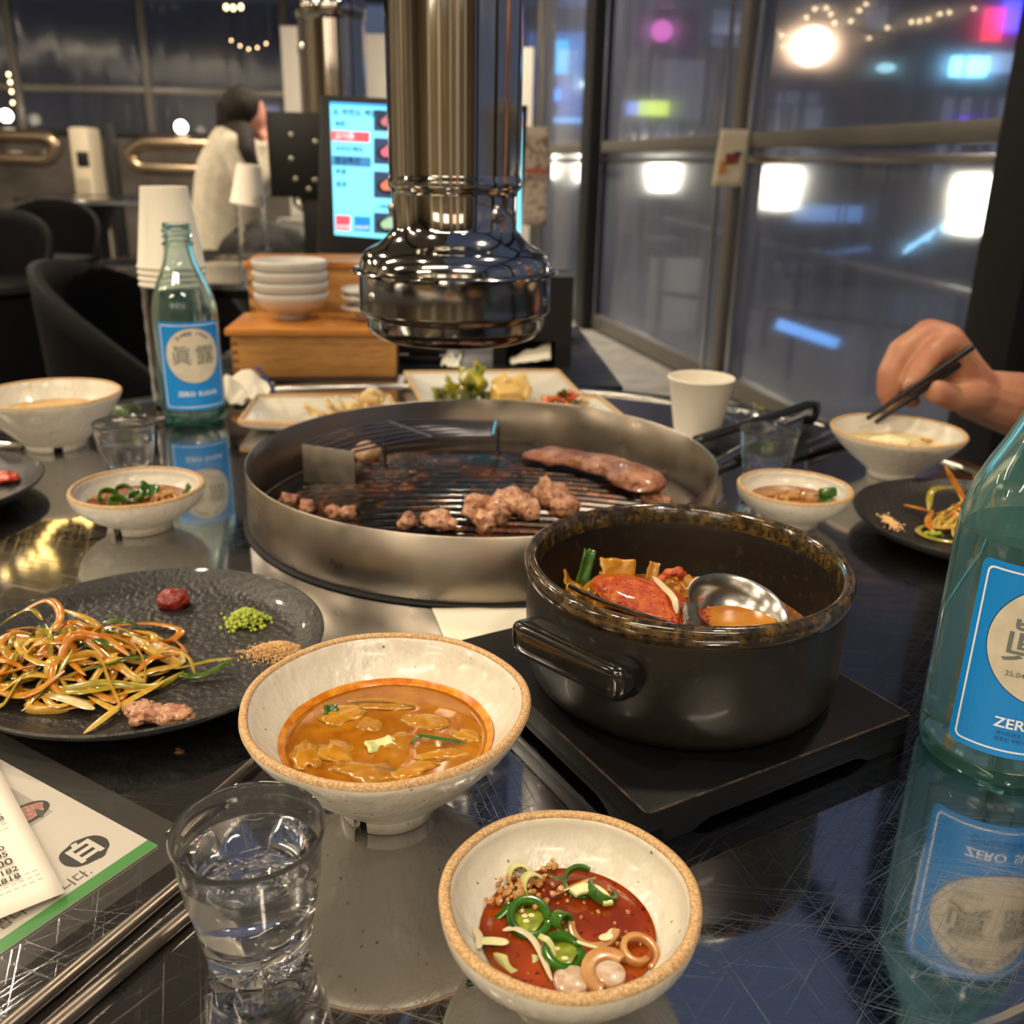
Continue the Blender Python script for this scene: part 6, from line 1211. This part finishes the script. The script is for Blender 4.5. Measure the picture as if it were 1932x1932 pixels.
# parked car with lit roof line, fence
cx_ = PY(1480, 480, 10); car = thing('parked_car', 'dark parked car with blue light along its windscreen outside the window', 'car', (cx_.x + 1.95, 10, GZ), radians(-3))
prof_c = [(-1.9, .3), (-1.95, .62), (-1.75, .82), (-.95, .90), (-.45, 1.28), (-.1, 1.40), (.75, 1.42), (1.25, 1.28), (1.7, .95), (1.95, .88), (2.0, .5), (1.95, .3)]
MB().prism(prof_c, -.8, .8, lambda v: Vector((v.x, v.z, v.y))).build('body', M('car_paint', '#1c2028', .15, .4, coat=1), car, bevel=.08, seg=3)
for sx in (-1, 1): MB().prism([(-.82, .93), (-.42, 1.22), (-.1, 1.33), (.7, 1.34), (1.15, 1.22), (1.4, .96)], -.012, .012, lambda v: Vector((v.x, sx * .812 + v.z, v.y))).build('side_window', M('car_glass', '#0c141c', .05), car)
for x in (-1.25, 1.25):
    for y in (-.74, .74): mb = MB().lathe([(0, .1), (.2, .1), (.32, .07), (.33, -.07), (.2, -.1), (0, -.1)], 28); mb.v = [Vector((v.x + x, v.z + y, v.y + .33)) for v in mb.v]; mb.build('wheel', MATS['black_matte'], car)
LED = M('led_blue', '#ffffff', .4, emit=((.25, .62, .95), 2.6)); MB().tube(curve_pts([(-1.0, -.82, .92), (-.72, -.82, 1.14), (-.4, -.82, 1.31), (-.1, -.82, 1.42)], 24), .02, 8).build('light_strip', LED, car)
for k in range(6): MB().blob((-.95 + .15 * k, -.83, .98 + .075 * k), (.03, .02, .03), 2, 0).build('marker_lamp', LED, car)
lit('shop_sign_or_sheen', 'pale blue glowing panel standing in for the car hood sheen', 'sign', 1492, 386, 1622, 420, 11.5, '#4a80c0', 1.0)  # no sign: glowing panel added for the sheen on the car hood
def bar(label, a, b, r, mat, cat='rail'): o = MB().tube([(0, 0, 0), b - a], r, 8).build('street_railing', mat); o.location = a; tag(o, label, cat); return o
rl = thing('street_railing', 'pale sloping metal railing outside the window', 'railing', (PY(1480, 448, 5.2).x, 5.2, 0)); rr0 = rl.location
q0, q1 = PY(1255, 412, 5.6) - rr0, PY(1850, 560, 4.2) - rr0; MB().tube([q0, q1], .02, 8).build('handrail', MATS['grey_frame'], rl)
for k in range(5): q = q0.lerp(q1, k / 4); MB().tube([(q.x, q.y, GZ), q], .018, 8).build('post', MATS['dark_frame'], rl)
MB().tube([Vector((q0.x, q0.y, .35)), Vector((q1.x, q1.y, .35))], .014, 8).build('lower_bar', MATS['dark_frame'], rl)
o = lit('light_bar', 'blue glowing light bar low outside the window', 'lamp', 1460, 618, 1580, 640, 4.3, '#5aa0f0', 1.3, dep=.05, post=False); o.rotation_euler = (0, radians(17), 0)
af = thing('pavement_sign', 'dark folding pavement sign with pale panel outside behind the left pane', 'sign', (PY(1270, 560, 6.6).x, 6.6, GZ), radians(-12))
MB().box((0, -.16, .6), (.42, .03, 1.2), RE(-.22, 0, 0)).build('front_board', MATS['dark_frame'], af, bevel=.005); MB().box((0, .16, .6), (.42, .03, 1.2), RE(.22, 0, 0)).build('back_board', MATS['dark_frame'], af, bevel=.005); MB().box((0, -.19, .68), (.34, .01, .8), RE(-.22, 0, 0)).build('panel', M('sign_panel', '#9a9a98', .6), af)
D.scenes.remove(TXS)
